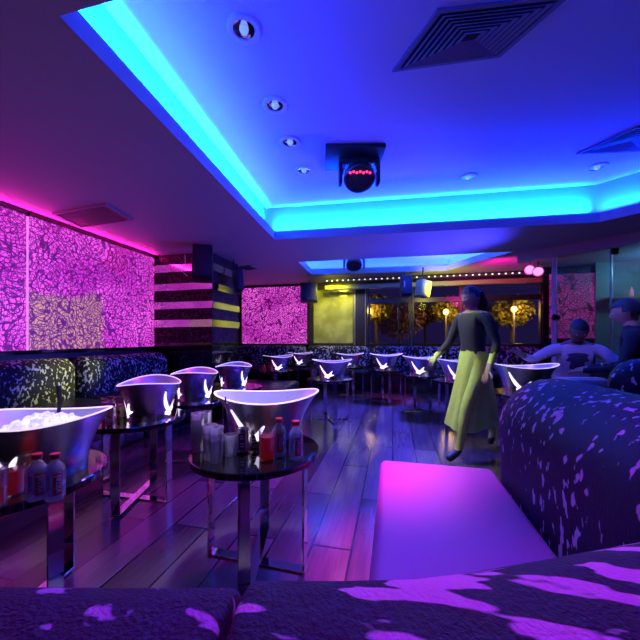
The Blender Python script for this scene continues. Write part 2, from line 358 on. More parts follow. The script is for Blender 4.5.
def tuft(W, H, nx, ny, depth, rows=12):
    """quilted panel in local XZ facing -Y"""
    bm = bmesh.new(); gx, gy = nx*8, ny*8
    vs = [[bm.verts.new((W*(i/gx-.5), -depth*abs(math.sin(PI*i/gx*nx)*1)**.5*abs(math.sin(PI*j/gy*ny))**.5, H*j/gy)) for j in range(gy+1)] for i in range(gx+1)]
    for i in range(gx):
        for j in range(gy): bm.faces.new((vs[i][j], vs[i+1][j], vs[i+1][j+1], vs[i][j+1]))
    bk = [bm.verts.new((x, .02, z)) for x, z in ((-W/2, 0), (W/2, 0), (W/2, H), (-W/2, H))]
    bm.faces.new(bk); return bm
def text_mesh(s, size):
    c = bpy.data.curves.new('t', 'FONT'); c.body = s; c.size = size; c.extrude = size*.03; c.align_x = 'CENTER'; c.align_y = 'CENTER'; c.resolution_u = 2
    o = bpy.data.objects.new('t', c); COL.objects.link(o)
    me = bpy.data.meshes.new_from_object(o.evaluated_get(bpy.context.evaluated_depsgraph_get()))
    bpy.data.objects.remove(o); return me
def text_on_cyl(s, size, r, zc, th0, vertical=True):
    me = text_mesh(s, size); bm = bmesh.new(); bm.from_mesh(me)
    for v in bm.verts:
        x, y, d = v.co
        u, zz = (-y, x) if vertical else (x, y)
        th = th0+u/r; rr = r+.0012+d
        v.co = Vector((rr*math.cos(th), rr*math.sin(th), zc+zz))
    return bm
def patch_on_cyl(r, z0, z1, th0, width, n=8):
    bm = bmesh.new(); a = []
    for i in range(n+1):
        th = th0+(i/n-.5)*width/r
        a.append([bm.verts.new((rr*math.cos(th), rr*math.sin(th), z)) for rr, z in ((r, z0), (r, z1), (r-.001, z1), (r-.001, z0))])
    for p, q in zip(a[:-1], a[1:]):
        for k in range(4): bm.faces.new((p[k], q[k], q[(k+1) % 4], p[(k+1) % 4]))
    bm.faces.new(a[0]); bm.faces.new(a[-1][::-1]); return bm

# ------------------------------------------------------------------ room shell
X0, X1, Y0, Y1 = -4.12, 5.6, -1.9, 8.0
struct('floor', B(((X0+X1)/2, (Y0+Y1)/2, -.05), (X1-X0+.4, Y1-Y0+.4, .1)), M['floor'], smooth=False)
def ceiling_with_holes(outer, holes, z):
    bm = bmesh.new(); es = []
    for poly in [outer]+holes:
        vs = [bm.verts.new((x, y, z)) for x, y in poly]
        for i in range(len(vs)): es.append(bm.edges.new((vs[i], vs[(i+1) % len(vs)])))
    bmesh.ops.triangle_fill(bm, use_beauty=True, use_dissolve=False, edges=es); return bm
struct('ceiling', ceiling_with_holes([(X0, Y0), (X1, Y0), (X1, Y1), (X0, Y1)], [MAIN, FARC], CZ), M['ceil'], smooth=False)
def ring(bm, pa, za, pb, zb):
    n = len(pa); a = [bm.verts.new((*p, za)) for p in pa]; b = [bm.verts.new((*p, zb)) for p in pb]
    for i in range(n): bm.faces.new((a[i], a[(i+1) % n], b[(i+1) % n], b[i]))
for k, poly in enumerate((MAIN, FARC)):
    bm = bmesh.new(); lipo = offset_poly(poly, .03); wall = offset_poly(poly, .2)
    ring(bm, poly, CZ, poly, CZ+.12); ring(bm, poly, CZ+.12, lipo, CZ+.12); ring(bm, lipo, CZ+.12, lipo, CZ+.06)
    ring(bm, lipo, CZ+.06, wall, CZ+.06); ring(bm, wall, CZ+.06, wall, UZ)
    struct('trim_%d' % (k+1), bm, M['ceil'], smooth=False)
    struct('ceiling_coffer' if k == 0 else 'ceiling_coffer_far', prism(offset_poly(poly, .25), UZ, UZ+.05), M['upper'], smooth=False)
struct('wall_left', B((X0-.02, (Y0+Y1)/2, 1.35), (.1, Y1-Y0+.3, 2.7)), M['darkwall'], smooth=False)
struct('wall_right', B((X1+.05, (Y0+Y1)/2, 1.3), (.1, Y1-Y0+.2, 2.6)), M['darkwall'], smooth=False)
struct('wall_near', B(((X0+X1)/2, Y0-.05, 1.3), (X1-X0, .1, 2.6)), M['darkwall'], smooth=False)
bm = bmesh.new()
box(bm, ((X0+X1)/2, Y1+.08, .5), (X1-X0, .16, 1.0)); box(bm, ((X0+X1)/2, Y1+.08, 2.53), (X1-X0, .16, .14))
box(bm, (-3.08, Y1+.08, 1.75), (2.0, .16, 1.5)); box(bm, (4.45, Y1+.08, 1.75), (2.3, .16, 1.5))
struct('wall_back', bm, M['darkwall'], smooth=False)

# left backlit panels (seams as in the photo)
segs = [(1.1, 2.765), (2.785, 4.74)]
labs = ['pink backlit scribble panel cut by the left edge of the photo', 'large pink backlit scribble panel with a painted patch of yellow light, beside the striped column']
for (a, b), lb in zip(segs, labs):
    e = empty('backlit_panel', (X0+.072, (a+b)/2, 1.0)); tag(e, lb, 'wall panel', 'pink backlit panels on the left wall')
    obj('diffuser', B((-.005, 0, .785), (.03, b-a-.005, 1.53)), M['pink' if a < 2 else 'pinklightpatch'], e, smooth=False)
    for zz in (1.575, 0): obj('edge_trim', B((.0, 0, zz), (.06, b-a, .045)), M['blackgloss'], e, smooth=False)
tag(obj('seam_strip', B((X0+.075, 2.775, 1.78), (.02, .018, 1.52)), P('lit_seam', (.8, .5, .7), .4, emit=(.9, .25, .75), es=.9), smooth=False), 'thin bright vertical seam between two left wall panels', 'strip light')
e = empty('backlit_panel', (-3.08, Y1-.03, 1.0)); tag(e, 'pink backlit scribble panel on the far wall between column and windows', 'wall panel')
obj('diffuser', B((0, -.02, .775), (1.82, .03, 1.5)), M['pinkback'], e, smooth=False)
obj('edge_trim', B((0, -.02, -.01), (1.95, .05, .05)), M['blackgloss'], e, smooth=False)

# ------------------------------------------------------------------ striped column
CXa, CXb, CYa, CYb = -4.07, -2.94, 4.76, 5.68
col = empty('striped_column', ((CXa+CXb)/2, (CYa+CYb)/2, 0)); tag(col, 'square black column with four mirrored metal bands near the left wall', 'column')
sx, sy = CXb-CXa, CYb-CYa
M['specked'] = hide('specked_black', (.01, .008, .012), (.16, .04, .12), 60, .56, (1, 1, 1), (0, 0, 0), fur=.1)
obj('shaft', B((0, 0, 1.3), (sx, sy, 2.6)), M['specked'], col, smooth=False)
obj('base_cladding', B((0, 0, .545), (sx+.02, sy+.02, 1.09)), M['blackgloss'], col, smooth=False)
for za, zb in ((2.295, 2.425), (1.98, 2.10), (1.664, 1.786), (1.35, 1.48)):
    obj('mirror_band', B((0, 0, (za+zb)/2), (sx+.05, sy+.05, zb-za), .004, 1), M['mirror'], col, smooth=False)

# ------------------------------------------------------------------ windows
def window(n, xa, xb, pane, split=None, transom=True, mat=None):
    e = empty('window_%d' % n, ((xa+xb)/2, Y1, 1.0)); e['kind'] = 'structure'
    W = xb-xa; f = bmesh.new()
    for x in (-W/2+.025, W/2-.025): box(f, (x, .03, .73), (.05, .1, 1.46))
    box(f, (0, .03, .02), (W, .12, .05)); box(f, (0, .03, 1.44), (W, .1, .05))
    if transom: box(f, (0, .02, 1.09), (W, .1, .11))
    if split is not None: box(f, (split-(xa+xb)/2, .03, .55), (.03, .06, 1.06))
    obj('window_frame', f, M['frame'], e, smooth=False)
    obj('window_pane', B((0, .06, .73), (W-.06, .012, 1.44)), pane, e, smooth=False)
    return e
window(1, -2.06, -.93, M['frost'], transom=False)
window(2, -.60, .43, M['pane'], split=.13)
window(3, .45, 1.57, M['pane'])
window(4, 1.59, 3.25, M['pane'])
struct('trim_5', B((-.765, Y1+.02, 1.73), (.30, .2, 1.46)), M['frame'], smooth=False)
struct('trim_7', B((-.93, Y1-.08, 1.73), (.045, .06, 1.46)), M['postgold'], smooth=False); struct('trim_8', B((-.66, Y1-.09, 1.73), (.025, .03, 1.46)), M['postgold'], smooth=False)
tag(obj('fascia_beam', B((.9, 7.55, 2.39), (5.0, .10, .10), .01), M['fascia'], smooth=False), 'long olive fascia beam running above the windows', 'beam')
rl = empty('rope_light', (-1.6, 7.50, 2.56)); tag(rl, 'string of small white bulbs along the ceiling above the windows', 'string light')
obj('rail', B((2.3, 0, .01), (4.7, .04, .02)), M['blackplastic'], rl, smooth=False)
b0 = obj('bulb', lathe([(0, -.02), (.016, -.012), (.018, 0), (.012, .012), (0, .016)], 10), M['bulb'], rl); b0.location = (.05, 0, -.01)
for k in range(1, 36):
    c = b0.copy(); COL.objects.link(c); c.parent = rl; c.location = (.05+k*.13, 0, -.01)

# ------------------------------------------------------------------ outside, behind the glass
struct('ground_outside', B((1, 16, -.35), (40, 15, .1)), M['ground'], smooth=False)
def foliage(bm, c, r, n, s, rnd):
    for _ in range(n):
        d = Vector((rnd.gauss(0, 1), rnd.gauss(0, 1), rnd.gauss(0, 1))).normalized()*r*(rnd.random()**.4)
        p = Vector(c)+Vector((d.x, d.y, d.z*.8))
        q = Matrix.Rotation(rnd.random()*6.28, 3, Vector((rnd.gauss(0, 1), rnd.gauss(0, 1), rnd.gauss(0, 1))).normalized())
        vs = [bm.verts.new(p+q@Vector(v)) for v in ((-s, 0, 0), (0, -s*.5, .01), (s, 0, 0), (0, s*.5, .01))]; bm.faces.new(vs)
def tree(x, y, zc, r, h, mat, label, seed, n=900):
    rnd = random.Random(seed); e = empty('tree', (x, y, -.3)); tag(e, label, 'tree', 'trees outside the windows')
    t = bmesh.new(); tube(t, [(0, 0, 0), (.03, 0, h*.5), (-.02, 0, h)], [.09, .07, .04])
    for k in range(5): tube(t, [(0, 0, h*.8), (math.cos(k*1.3)*r*.6, math.sin(k*1.3)*r*.6, h+r*.3)], [.035, .012], 5)
    obj('trunk', t, M['trunk'], e)
    f = bmesh.new(); foliage(f, (0, 0, zc+.3), r, n*2, .075, rnd); obj('foliage', f, mat, e, smooth=False)
def lamp_post(x, y, h, label, watt, col=(1, .6, .12)):
    e = empty('street_lamp', (x, y, -.3)); tag(e, label, 'street lamp', 'lamps outside the windows')
    obj('pole', tube(bmesh.new(), [(0, 0, 0), (0, 0, h+.3)], .035), M['silver'], e)
    obj('lamp_globe', lathe([(0, h+.28), (.09, h+.34), (.11, h+.42), (.07, h+.5), (0, h+.53)], 14), M['lampglow'], e)
    l = bpy.data.lights.new('street_lamp_light', 'POINT'); l.energy = watt; l.color = col; l.shadow_soft_size = .12
    o = bpy.data.objects.new('street_lamp_light', l); o.location = (0, -.3, h+.35); link(o, e)
def out(px, Y):
    a = math.atan((px-CX)/F)-YAW; X = Y*math.tan(a); return X, Y, Y*cs-X*sn
for k, (px, Y, py, rr, mat, lb) in enumerate([
    (376, 11.5, 308, 17, 'leaf', 'yellow lit tree seen at the left side of the second window'),
    (399, 13, 318, 26, 'leafp', 'dusky purple tree behind the thin mullion of the second window'),
    (447, 13, 309, 17, 'leaf', 'round yellow tree around a lamp in the third window'),
    (425, 17, 315, 13, 'leafp', 'dim small tree left of the round yellow tree'),
    (512, 14, 311, 20, 'leaf', 'yellow lit tree in the rightmost window'),
    (484, 18, 318, 18, 'leafp', 'dark tree left of the lit tree in the rightmost window')]):
    X, Yy, d = out(px, Y); zc = CH+(HY-py)*d/F; r = rr*d/F
    tree(X, Yy, zc, r, zc+.1, M[mat], lb, k+5, 1000)
for px, Y, py, lb, wt in ((446, 12.2, 315, 'street lamp under the round yellow tree', 55), (514, 13, 312, 'bright street lamp in the rightmost window', 110), (369, 11, 314, 'street lamp beside the tree in the second window', 48)):
    X, Yy, d = out(px, Y); lamp_post(X, Yy, CH+(HY-py)*d/F, lb, wt)

# ------------------------------------------------------------------ right side: bulkhead, glass partition, back bar
def wallbox(p, q, z0, z1, th):
    p, q = Vector(p), Vector(q); d = (q-p).normalized(); n = Vector((-d.y, d.x))*th/2
    return prism([tuple(p-n), tuple(q-n), tuple(q+n), tuple(p+n)], z0, z1)
PA, PB = Vector((2.10, 6.06)), Vector((3.55, 5.02)); dd = (PB-PA).normalized()
struct('trim_6', wallbox(PA, PB, 2.45, CZ, .16), M['ceil'], smooth=False)
gp = empty('glass_partition', (0, 0, 0)); tag(gp, 'tall clear glass partition with a pale pink post, right of the windows', 'partition')
q0 = PA+dd*.50; q1 = PA+dd*1.17; q2 = PA+dd*1.7
obj('clear_pane', wallbox(q0, q1, .02, 2.44, .012), M['screen'], gp, smooth=False)
obj('post', wallbox(q0-dd*.03, q0+dd*.03, 0, 2.45, .06), P('pale_post', (.7, .55, .6), .35), gp, smooth=False)
obj('post', wallbox(q1-dd*.012, q1+dd*.012, 0, 2.45, .04), M['postgold'], gp, smooth=False)
pw = PA+dd*.5; e = empty('stage_spotlight', (pw.x-.06, pw.y-.1, 1.5)); tag(e, 'small black spotlight added on the pale post of the glass partition for the blue ceiling fill', 'spotlight')  # housing added to go with the blue ceiling fill lamp
obj('housing', lathe([(0, -.09), (.035, -.09), (.045, 0), (.04, 0), (.03, -.03), (0, -.03)], 18), M['blackplastic'], e).rotation_euler = (0, -PI/2+.2, .0)
obj('clamp', B((.04, .06, -.03), (.05, .05, .05)), M['blackplastic'], e)
rp = empty('reeded_screen', (0, 0, 0)); tag(rp, 'ribbed glass screen right of the clear glass partition', 'partition')
bm = bmesh.new(); nr = 36
for k in range(nr):
    a = q1+dd*(.03+.55*k/nr); tube(bm, [(a.x, a.y, .02), (a.x, a.y, 2.44)], .0075, 6)
obj('ribbed_pane', bm, M['ribs'], rp)
obj('bracket', B((q1.x+.03, q1.y-.02, 2.40), (.09, .05, .09), .01), M['blackplastic'], rp)
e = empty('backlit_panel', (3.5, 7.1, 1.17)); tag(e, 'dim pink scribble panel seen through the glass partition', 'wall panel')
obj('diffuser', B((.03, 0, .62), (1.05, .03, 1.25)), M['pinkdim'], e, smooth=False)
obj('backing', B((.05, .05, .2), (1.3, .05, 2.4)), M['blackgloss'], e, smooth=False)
X, Y = atd(622, 3.9)
tag(obj('boxed_soffit', B((3.36, 4.72, 2.515), (.5, .5, .17), .01, rot=Matrix.Rotation(-.5, 3, 'Z')), M['postgold'] and P('tan_soffit', (.5, .36, .22), .5), smooth=False), 'small tan boxed soffit at the ceiling on the right edge', 'soffit')
e = empty('wall_shelf', (4.35, 6.9, 1.9)); tag(e, 'wooden wall shelf behind the ribbed screen', 'shelf')
obj('board', B((0, 0, 0), (1.0, .25, .03)), M['shelf'], e, smooth=False)
obj('back_board', B((0, .16, -.2), (1.2, .03, 2.2)), P('green_wall', (.20, .26, .2), .5), e, smooth=False)
bt = obj('candle_bottle', lathe([(0, 0), (.03, 0), (.03, .1), (.012, .14), (.012, .18), (0, .18)], 12), P('pink_bottle', (.8, .3, .4), .3, emit=(1, .2, .3), es=.5))
bt.location = (4.2, 6.85, 1.915); tag(bt, 'small pink bottle, left one on the shelf behind the ribbed screen', 'bottle', 'bottles on the wall shelf')
c = bt.copy(); COL.objects.link(c); c.location = (4.38, 6.85, 1.915); c['label'] = 'small pink bottle, right one on the shelf behind the ribbed screen'

# ------------------------------------------------------------------ ceiling fittings
dl = [(244, 29, 'recessed chrome downlight nearest the camera, top centre left'), (275, 105, 'recessed downlight second in the left row of the coffer'),
      (290, 142, 'recessed downlight third in the left row of the coffer'), (304, 170, 'recessed downlight farthest of the left row, beside the moving light'),
      (468, 177, 'recessed downlight at the middle of the far coffer edge'), (597, 167, 'recessed downlight at the right of the coffer')]
r0 = None
for px, py, lb in dl:
    x, y = at(px, py, UZ)
    if r0 is None:
        r0 = empty('recessed_downlight', (x, y, UZ)); tag(r0, lb, 'downlight', 'recessed downlights in the blue coffer')
        obj('trim_ring', lathe([(.068, 0), (.072, -.012), (.10, -.012), (.108, -.004), (.11, 0)], 32), M['whitep'], r0)
        obj('reflector', lathe([(.068, -.004), (.05, -.001), (.034, -.0005), (0, -.0005)], 32), M['chrome'], r0)
        obj('bulb', lathe([(0, -.03), (.02, -.026), (.028, -.014), (.03, -.002)], 16), M['dlbulb'], r0)
    else: dup(r0, (x, y, UZ), 0, lb)
def quad_vent(name, corners, z, label, mat, nring, dense=False):
    C = [Vector(c) for c in corners]; cen = sum(C, Vector((0, 0)))/4
    e = empty(name, (cen.x, cen.y, z)); tag(e, label, 'vent')
    def q(s): return [tuple((c-cen)*s) for c in C]
    def rg(s0, s1, z0, z1):
        bm = bmesh.new(); a, b = q(s0), q(s1)
        ring(bm, a, z0, b, z1); ring(bm, a, z0-.004, b, z1-.004)
        return bm
    f = bmesh.new(); ring(f, q(1.0), 0, q(1.0), -.018); ring(f, q(1.0), -.018, q(.9), -.018); ring(f, q(.9), -.018, q(.9), 0)
    obj('frame', f, mat, e, smooth=False)
    b = bmesh.new(); vs = [b.verts.new((*p, -.002)) for p in q(.9)]; b.faces.new(vs); obj('backing', b, M['blackplastic'] if not dense else mat, e, smooth=False)
    if not dense:
        for k in range(nring):
            s = .84-.76*k/nring; obj('slat', rg(s, s-.42/nring, -.020, -.014), mat, e, smooth=False)
    else:
        bm = bmesh.new(); qq = [Vector(p) for p in q(.9)]
        for k in range(1, 20):
            t = k/20; a = qq[0].lerp(qq[1], t); c = qq[3].lerp(qq[2], t); a2 = a+(c-a)*.02
            tube(bm, [(a.x, a.y, -.008), (c.x, c.y, -.008)], .004, 4)
        obj('grille', bm, mat, e, smooth=False)
quad_vent('ceiling_vent', [at(392, 70, UZ), at(500, 55, UZ), at(572, -8, UZ), at(437, 8, UZ)], UZ, 'large square ceiling diffuser with concentric slats at top right', M['grille'], 7)
quad_vent('ceiling_vent', [at(576, 153, UZ), at(642, 150, UZ), at(680, 124, UZ), at(637, 126, UZ)], UZ, 'ceiling diffuser cut by the right edge of the photo', M['grille'], 5)
quad_vent('ceiling_grille', [at(52, 213, CZ), at(80, 227, CZ), at(133, 219, CZ), at(106, 203, CZ)], CZ, 'flat return grille in the low ceiling above the left pink wall', M['grilleL'], 5, True)
quad_vent('ceiling_grille', [at(238, 267, CZ), at(246, 270, CZ), at(259, 268, CZ), at(250, 265, CZ)], CZ, 'small far grille in the low ceiling right of the column', M['grilleL'], 5, True)

def moving_head(x, y, ztop, drop, rz, label, leds=True):
    e = empty('moving_head_light', (x, y, ztop), rz); tag(e, label, 'stage light')
    obj('base_plate', B((-.06, 0, -.02), (.62, .46, .04), .008), M['blackplastic'], e)
    if drop: obj('drop_pole', tube(bmesh.new(), [(0, 0, -.05), (0, 0, -drop)], .02), M['blackplastic'], e)
    z = -.05-drop
    y_ = bmesh.new()
    pts = [(.19*math.cos(a), 0, z-.04-.19*(1-math.sin(a))*.0-.0) for a in (0,)]
    box(y_, (0, 0, z-.02), (.44, .13, .05), .012)
    for s in (-1, 1): box(y_, (s*.205, 0, z-.14), (.04, .12, .25), .015)
    obj('yoke', y_, M['blackplastic'], e)
    h = bmesh.new(); prof = [(0, -.12), (.08, -.12), (.135, -.08), (.165, 0), (.17, .05), (.155, .07), (.15, .055), (0, .055)]
    lathe(prof, 32, h); R_ = Matrix.Rotation(math.radians(150), 4, 'X'); h.transform(Matrix.Translation((0, 0, z-.17)) @ R_)
    hd = obj('lamp_head', h, M['blackplastic'], e)
    rg = bmesh.new(); tube(rg, [(.185*math.cos(a), 0, 0+.185*math.sin(a)) for a in [PI*k/16 for k in range(17)]], .012, 6)
    rg.transform(Matrix.Translation((0, -.04, z-.17))); obj('band', rg, M['chrome'], e)
    if leds:
        for k in range(7):
            b = bmesh.new(); lathe([(0, .012), (.010, .008), (.013, 0), (0, 0)], 10, b)
            b.transform(Matrix.Translation((0, 0, z-.17)) @ R_ @ Matrix.Translation((-.105+.035*k, .075+(.012 if k % 2 else 0)-.0, .056)))
            obj('led', b, M['redled'], hd)
x, y = at(352, 158, UZ)
moving_head(x+.08, y-.02, UZ, 0, YAW, 'black moving head light with a row of red LEDs under the blue coffer')
x, y = atd(354, 6.6)
moving_head(x, y, UZ, .22, YAW, 'black moving head light hanging in the small far coffer', False)

def par_can(px, d, z, label, face, aim):
    x, y = atd(px, d); e = empty('stage_spotlight', (x, y, z)); tag(e, label, 'spotlight')
    h = bmesh.new(); lathe([(0, -.14), (.06, -.13), (.085, -.05), (.09, .06), (.08, .06), (.075, .02), (0, .02)], 24, h)
    q = (Vector(aim)-Vector((x, y, z))).to_track_quat('Z', 'Y').to_matrix().to_4x4(); h.transform(q); obj('housing', h, M['console'], e)
    f = bmesh.new(); lathe([(0, .03), (.06, .027), (.075, .022), (0, .022)], 20, f); f.transform(q); obj('lens', f, face, e)
    obj('bracket', tube(bmesh.new(), [(0, 0, .05), (0, 0, CZ-z)], .012, 6), M['blackplastic'], e)
par_can(530, 5.9, 2.44, 'round spotlight glowing pink beside the glass partition', M['pinkled'], (.15, 1.85, .5))
par_can(538, 5.75, 2.38, 'second smaller spotlight to the right of the pink glowing one', M['pinkled'], (1.2, 2.6, .5))

last_sp = None
def speaker(px, py, d, w_, h_, dp, rz, tilt, label, mat=None):
    x, y = atd(px, d); z = CH+(HY-py)*d/F
    global last_sp
    e = empty('speaker', (x, y, z), rz); last_sp = e; tag(e, label, 'speaker', 'black wall speakers')
    R_ = Matrix.Rotation(tilt, 3, 'X')
    obj('cabinet', B((0, 0, 0), (w_, dp, h_), .012, rot=R_), mat or M['blackplastic'], e)
    g = bmesh.new(); box(g, (0, -dp/2-.004, 0), (w_*.86, .01, h_*.9), .004); g.transform(R_.to_4x4()); obj('grille', g, P('speaker_grille', (.03, .03, .07), .7, bump=.5, nscale=300), e)
    m_ = bmesh.new(); tube(m_, [(0, dp/2, h_*.2), (0, dp/2+.1, h_*.5), (0, dp/2+.12, CZ-z if CZ-z > h_*.5 else h_*.6)], .012, 6); obj('bracket', m_, M['blackplastic'], e)
speaker(203, 264, 4.82, .28, .52, .26, YAW+.25, -.22, 'black loudspeaker tilted down at the front corner of the striped column')
speaker(238, 281, 5.6, .12, .40, .24, YAW+.6, -.2, 'slim black loudspeaker on the right side of the striped column')
speaker(309, 293, 7.6, .40, .45, .25, YAW, -.12, 'black loudspeaker at the right corner of the far pink panel')
speaker(406, 286, 6.6, .22, .40, .2, YAW-.1, -.15, 'dark loudspeaker with white sticker above the second window')
x, y = atd(423, 6.45); e = empty('hanging_projector', (x, y, CH+50*6.5/F), YAW+.3); tag(e, 'boxy olive grey fixture tilted beside the dark loudspeaker above the windows', 'fixture')
obj('housing', B((0, 0, 0), (.25, .22, .34), .03, rot=Matrix.Rotation(.2, 3, 'Y')), P('olive_grey_projector', (.5, .5, .22), .4), e)
obj('bracket', tube(bmesh.new(), [(0, 0, .15), (0, 0, CZ-CH-50*6.5/F)], .015, 6), M['blackplastic'], e)
obj('sticker', B((-.05, -.122, .02), (.03, .006, .13)), M['whitep'], last_sp, smooth=False)
wx = bmesh.new(); p = [(-3.4, 4.70, 2.56), (-3.34, 4.62, 2.42), (-3.38, 4.60, 2.26), (-3.34, 4.68, 2.2)]; tube(wx, p, .006, 6)
tag(obj('speaker_cable', wx, M['whitep']), 'thin white cable looping beside the column loudspeaker', 'cable')

# ------------------------------------------------------------------ seating
def banq_left(ya, yb, label, group='spotted banquettes along the left wall'):
    e = empty('banquette', (-3.4, (ya+yb)/2, 0)); tag(e, label, 'sofa', group); L = yb-ya
    obj('backrest', sweep([(-.42, -L/2+.01), (-.42, L/2-.01)], back_profile(.17, .93, .15), .14, .17), M['hideL'], e)
    obj('seat', B((.20, 0, .385), (.96, L-.02, .13), .04, 3), M['blackleather'], e)
    obj('plinth', B((.18, 0, .17), (.90, L-.04, .30)), M['blackleather'], e, smooth=False)
    t = tuft(L-.04, .28, int(L/.13), 2, .035); t.transform(Matrix.Translation((.64, 0, .035)) @ Matrix.Rotation(PI/2, 4, 'Z')); obj('quilted_front', t, M['tuft'], e)
banq_left(-1.3, .9, 'spotted banquette section nearest the camera along the left wall')
banq_left(.91, 3.09, 'spotted banquette section under the left edge of the pink wall panel')
banq_left(3.11, 4.68, 'spotted banquette section with rounded end beside the striped column')
e = empty('bench', (-2.05, 4.57, 0)); tag(e, 'low black leather bench end right of the striped column', 'bench')
obj('cushion', B((0, 0, .395), (1.05, 1.04, .12), .045, 3), M['blackleather'], e); obj('base', B((0, 0, .18), (.95, .94, .32)), M['blackgloss'], e, smooth=False)

def banq_back(xa, xb, label):
    e = empty('banquette', ((xa+xb)/2, 7.5, 0)); tag(e, label, 'sofa', 'spotted banquettes under the windows'); L = xb-xa
    obj('backrest', sweep([(-L/2+.01, .27), (L/2-.01, .27)], back_profile(.15, .985, .13), .12, .15), M['hideB'], e)
    obj('seat', B((0, -.18, .40), (L-.02, .7, .12), .04, 3), M['blackleather'], e)
    obj('plinth', B((0, -.14, .18), (L-.04, .6, .34)), M['blackgloss'], e, smooth=False)
banq_back(-4.02, -2.12, 'spotted blue banquette section below the far pink panel')
banq_back(-2.10, -.50, 'spotted blue banquette section below the yellow window')
banq_back(-.48, 1.2, 'spotted blue banquette section below the second and third windows')
banq_back(1.22, 3.1, 'spotted blue banquette section below the rightmost window')

# right sofa: seat and tall rounded back
e = empty('lounge_sofa', (.23, 1.35, 0)); tag(e, 'lounge sofa with pink-lit flat seat and tall rounded spotted back', 'sofa')
obj('seat', B((0, 0, .36), (.60, 1.10, .18), .035, 4), M['seat'], e)
obj('plinth', B((.02, 0, .14), (.54, 1.04, .28)), M['blackleather'], e, smooth=False)
t = tuft(1.04, .30, 8, 3, .02); t.transform(Matrix.Translation((-.28, 0, .02)) @ Matrix.Rotation(-PI/2, 4, 'Z')); obj('quilted_side', t, M['tuft'], e)
t = tuft(.54, .30, 4, 3, .02); t.transform(Matrix.Translation((0, .55, .02)) @ Matrix.Rotation(PI, 4, 'Z')); obj('quilted_side', t, M['tuft'], e)
obj('backrest', sweep([(.57, -.75), (.57, .10), (.57, .70)][::-1], back_profile(.26, .955, .25, belly=.02), .27, .26), M['hide'], e)
# corner sofa back in the foreground
def fore(path, label, top, end, mat='hideF'):
    e = empty('corner_sofa', (path[0][0], path[0][1], 0)); tag(e, label, 'sofa', 'foreground corner sofa backs')
    x0, y0 = path[0]
    obj('backrest', sweep([(x-x0, y-y0) for x, y in path], back_profile(.14, top, .12), end, .14), M[mat], e)
def smoothp(pts, n=6):
    pts = [Vector(p) for p in pts]; out_ = []
    for i in range(len(pts)-1):
        p0, p1, p2, p3 = pts[max(0, i-1)], pts[i], pts[i+1], pts[min(len(pts)-1, i+2)]
        for k in range(n):
            t = k/n; out_.append(tuple(.5*((2*p1)+(p2-p0)*t+(2*p0-5*p1+4*p2-p3)*t*t+(3*p1-p0-3*p2+p3)*t**3)))
    return out_+[tuple(pts[-1])]
fore(smoothp([(-1.3, -.02), (-.8, .07), (-.45, .145), (-.135, .215)]), 'foreground spotted sofa back across the bottom left', .915, .012, 'hideG')
fore(smoothp([(-.125, .215), (.06, .26), (.22, .33), (.45, .43), (.80, .50)]), 'foreground spotted sofa back curving up at the bottom right', .925, .012)
# far-right armchair back
e = empty('lounge_armchair', (*atd(671, 2.12), 0), YAW); tag(e, 'rounded spotted armchair back at the right edge behind the lounge sofa', 'armchair')
obj('backrest', sweep([(-.42, 0), (.5, 0)], back_profile(.16, 1.02, .15), .25, .16), M['hide'], e)
obj('seat', B((0, .28, .34), (.8, .30, .2), .04, 3), M['blackleather'], e)

# ------------------------------------------------------------------ tables
TH = .588; TR = .325
def make_table():
    r = empty('cocktail_table', (0, 0, 0)); tag(r, 'x', 'table')
    obj('tabletop', lathe([(0, TH-.035), (TR-.01, TH-.035), (TR, TH-.03), (TR, TH-.004), (TR-.004, TH), (0, TH)], 56), M['blacktop'], r)
    for k in range(2):
        f = bmesh.new(); hb = .27; z1 = TH-.036; t = .010; w_ = .055
        zb = .0 if k == 0 else .0105
        box(f, (0, 0, zb+.005), (2*hb, w_, .010), .001, 1)
        for s in (-1, 1): box(f, (s*(hb-t/2), 0, (z1+zb+.01)/2), (t, w_, z1-zb-.0105), .001, 1)
        if k: f.transform(Matrix.Rotation(PI/2+.27, 4, 'Z'))
        obj('leg_frame', f, M['chrome'], r, smooth=False)
    return r
TABLES = [
    ('T0', (-1.53, 1.0), YAW-.35, 'black round cocktail table in the left foreground holding the ice-filled bucket'),
    ('T1', (-.69, 1.53), -.04, 'black round cocktail table in the centre foreground with stacked glasses'),
    ('T2', (-1.81, 1.95), .02, 'black round cocktail table with chrome crossed legs before the left banquette'),
    ('T3', atd(195, 3.0), .3, 'black round cocktail table just behind the crossed-leg table'),
    ('T4', atd(234, 3.76), .1, 'black round cocktail table in front of the low leather bench'),
    ('T6', atd(274, 5.75), .2, 'black cocktail table near the far pink panel, nearer of two'),
    ('T7', atd(298, 7.0), .0, 'black cocktail table near the far pink panel, farther of two'),
    ('T8', atd(330, 4.55), .2, 'lone black cocktail table in the middle of the plank floor'),
    ('T9', atd(350, 6.55), .1, 'black cocktail table farthest back below the mullion post'),
    ('T10', atd(386, 5.9), .0, 'black cocktail table before the second window'),
    ('T11', atd(422, 5.05), .1, 'black cocktail table before the third window'),
    ('T12', atd(459, 4.35), .2, 'black cocktail table behind the walking woman'),
    ('T13', atd(524, 3.35), .1, 'black cocktail table beside the man in the lavender shirt')]
t0 = make_table(); TP = {}
for i, (k, (x, y), rz, lb) in enumerate(TABLES):
    o = t0 if i == 0 else dup(t0)
    o.location = (x, y, 0); o.rotation_euler = (0, 0, rz); o['label'] = lb; o['group'] = 'round cocktail tables'; TP[k] = (x, y)

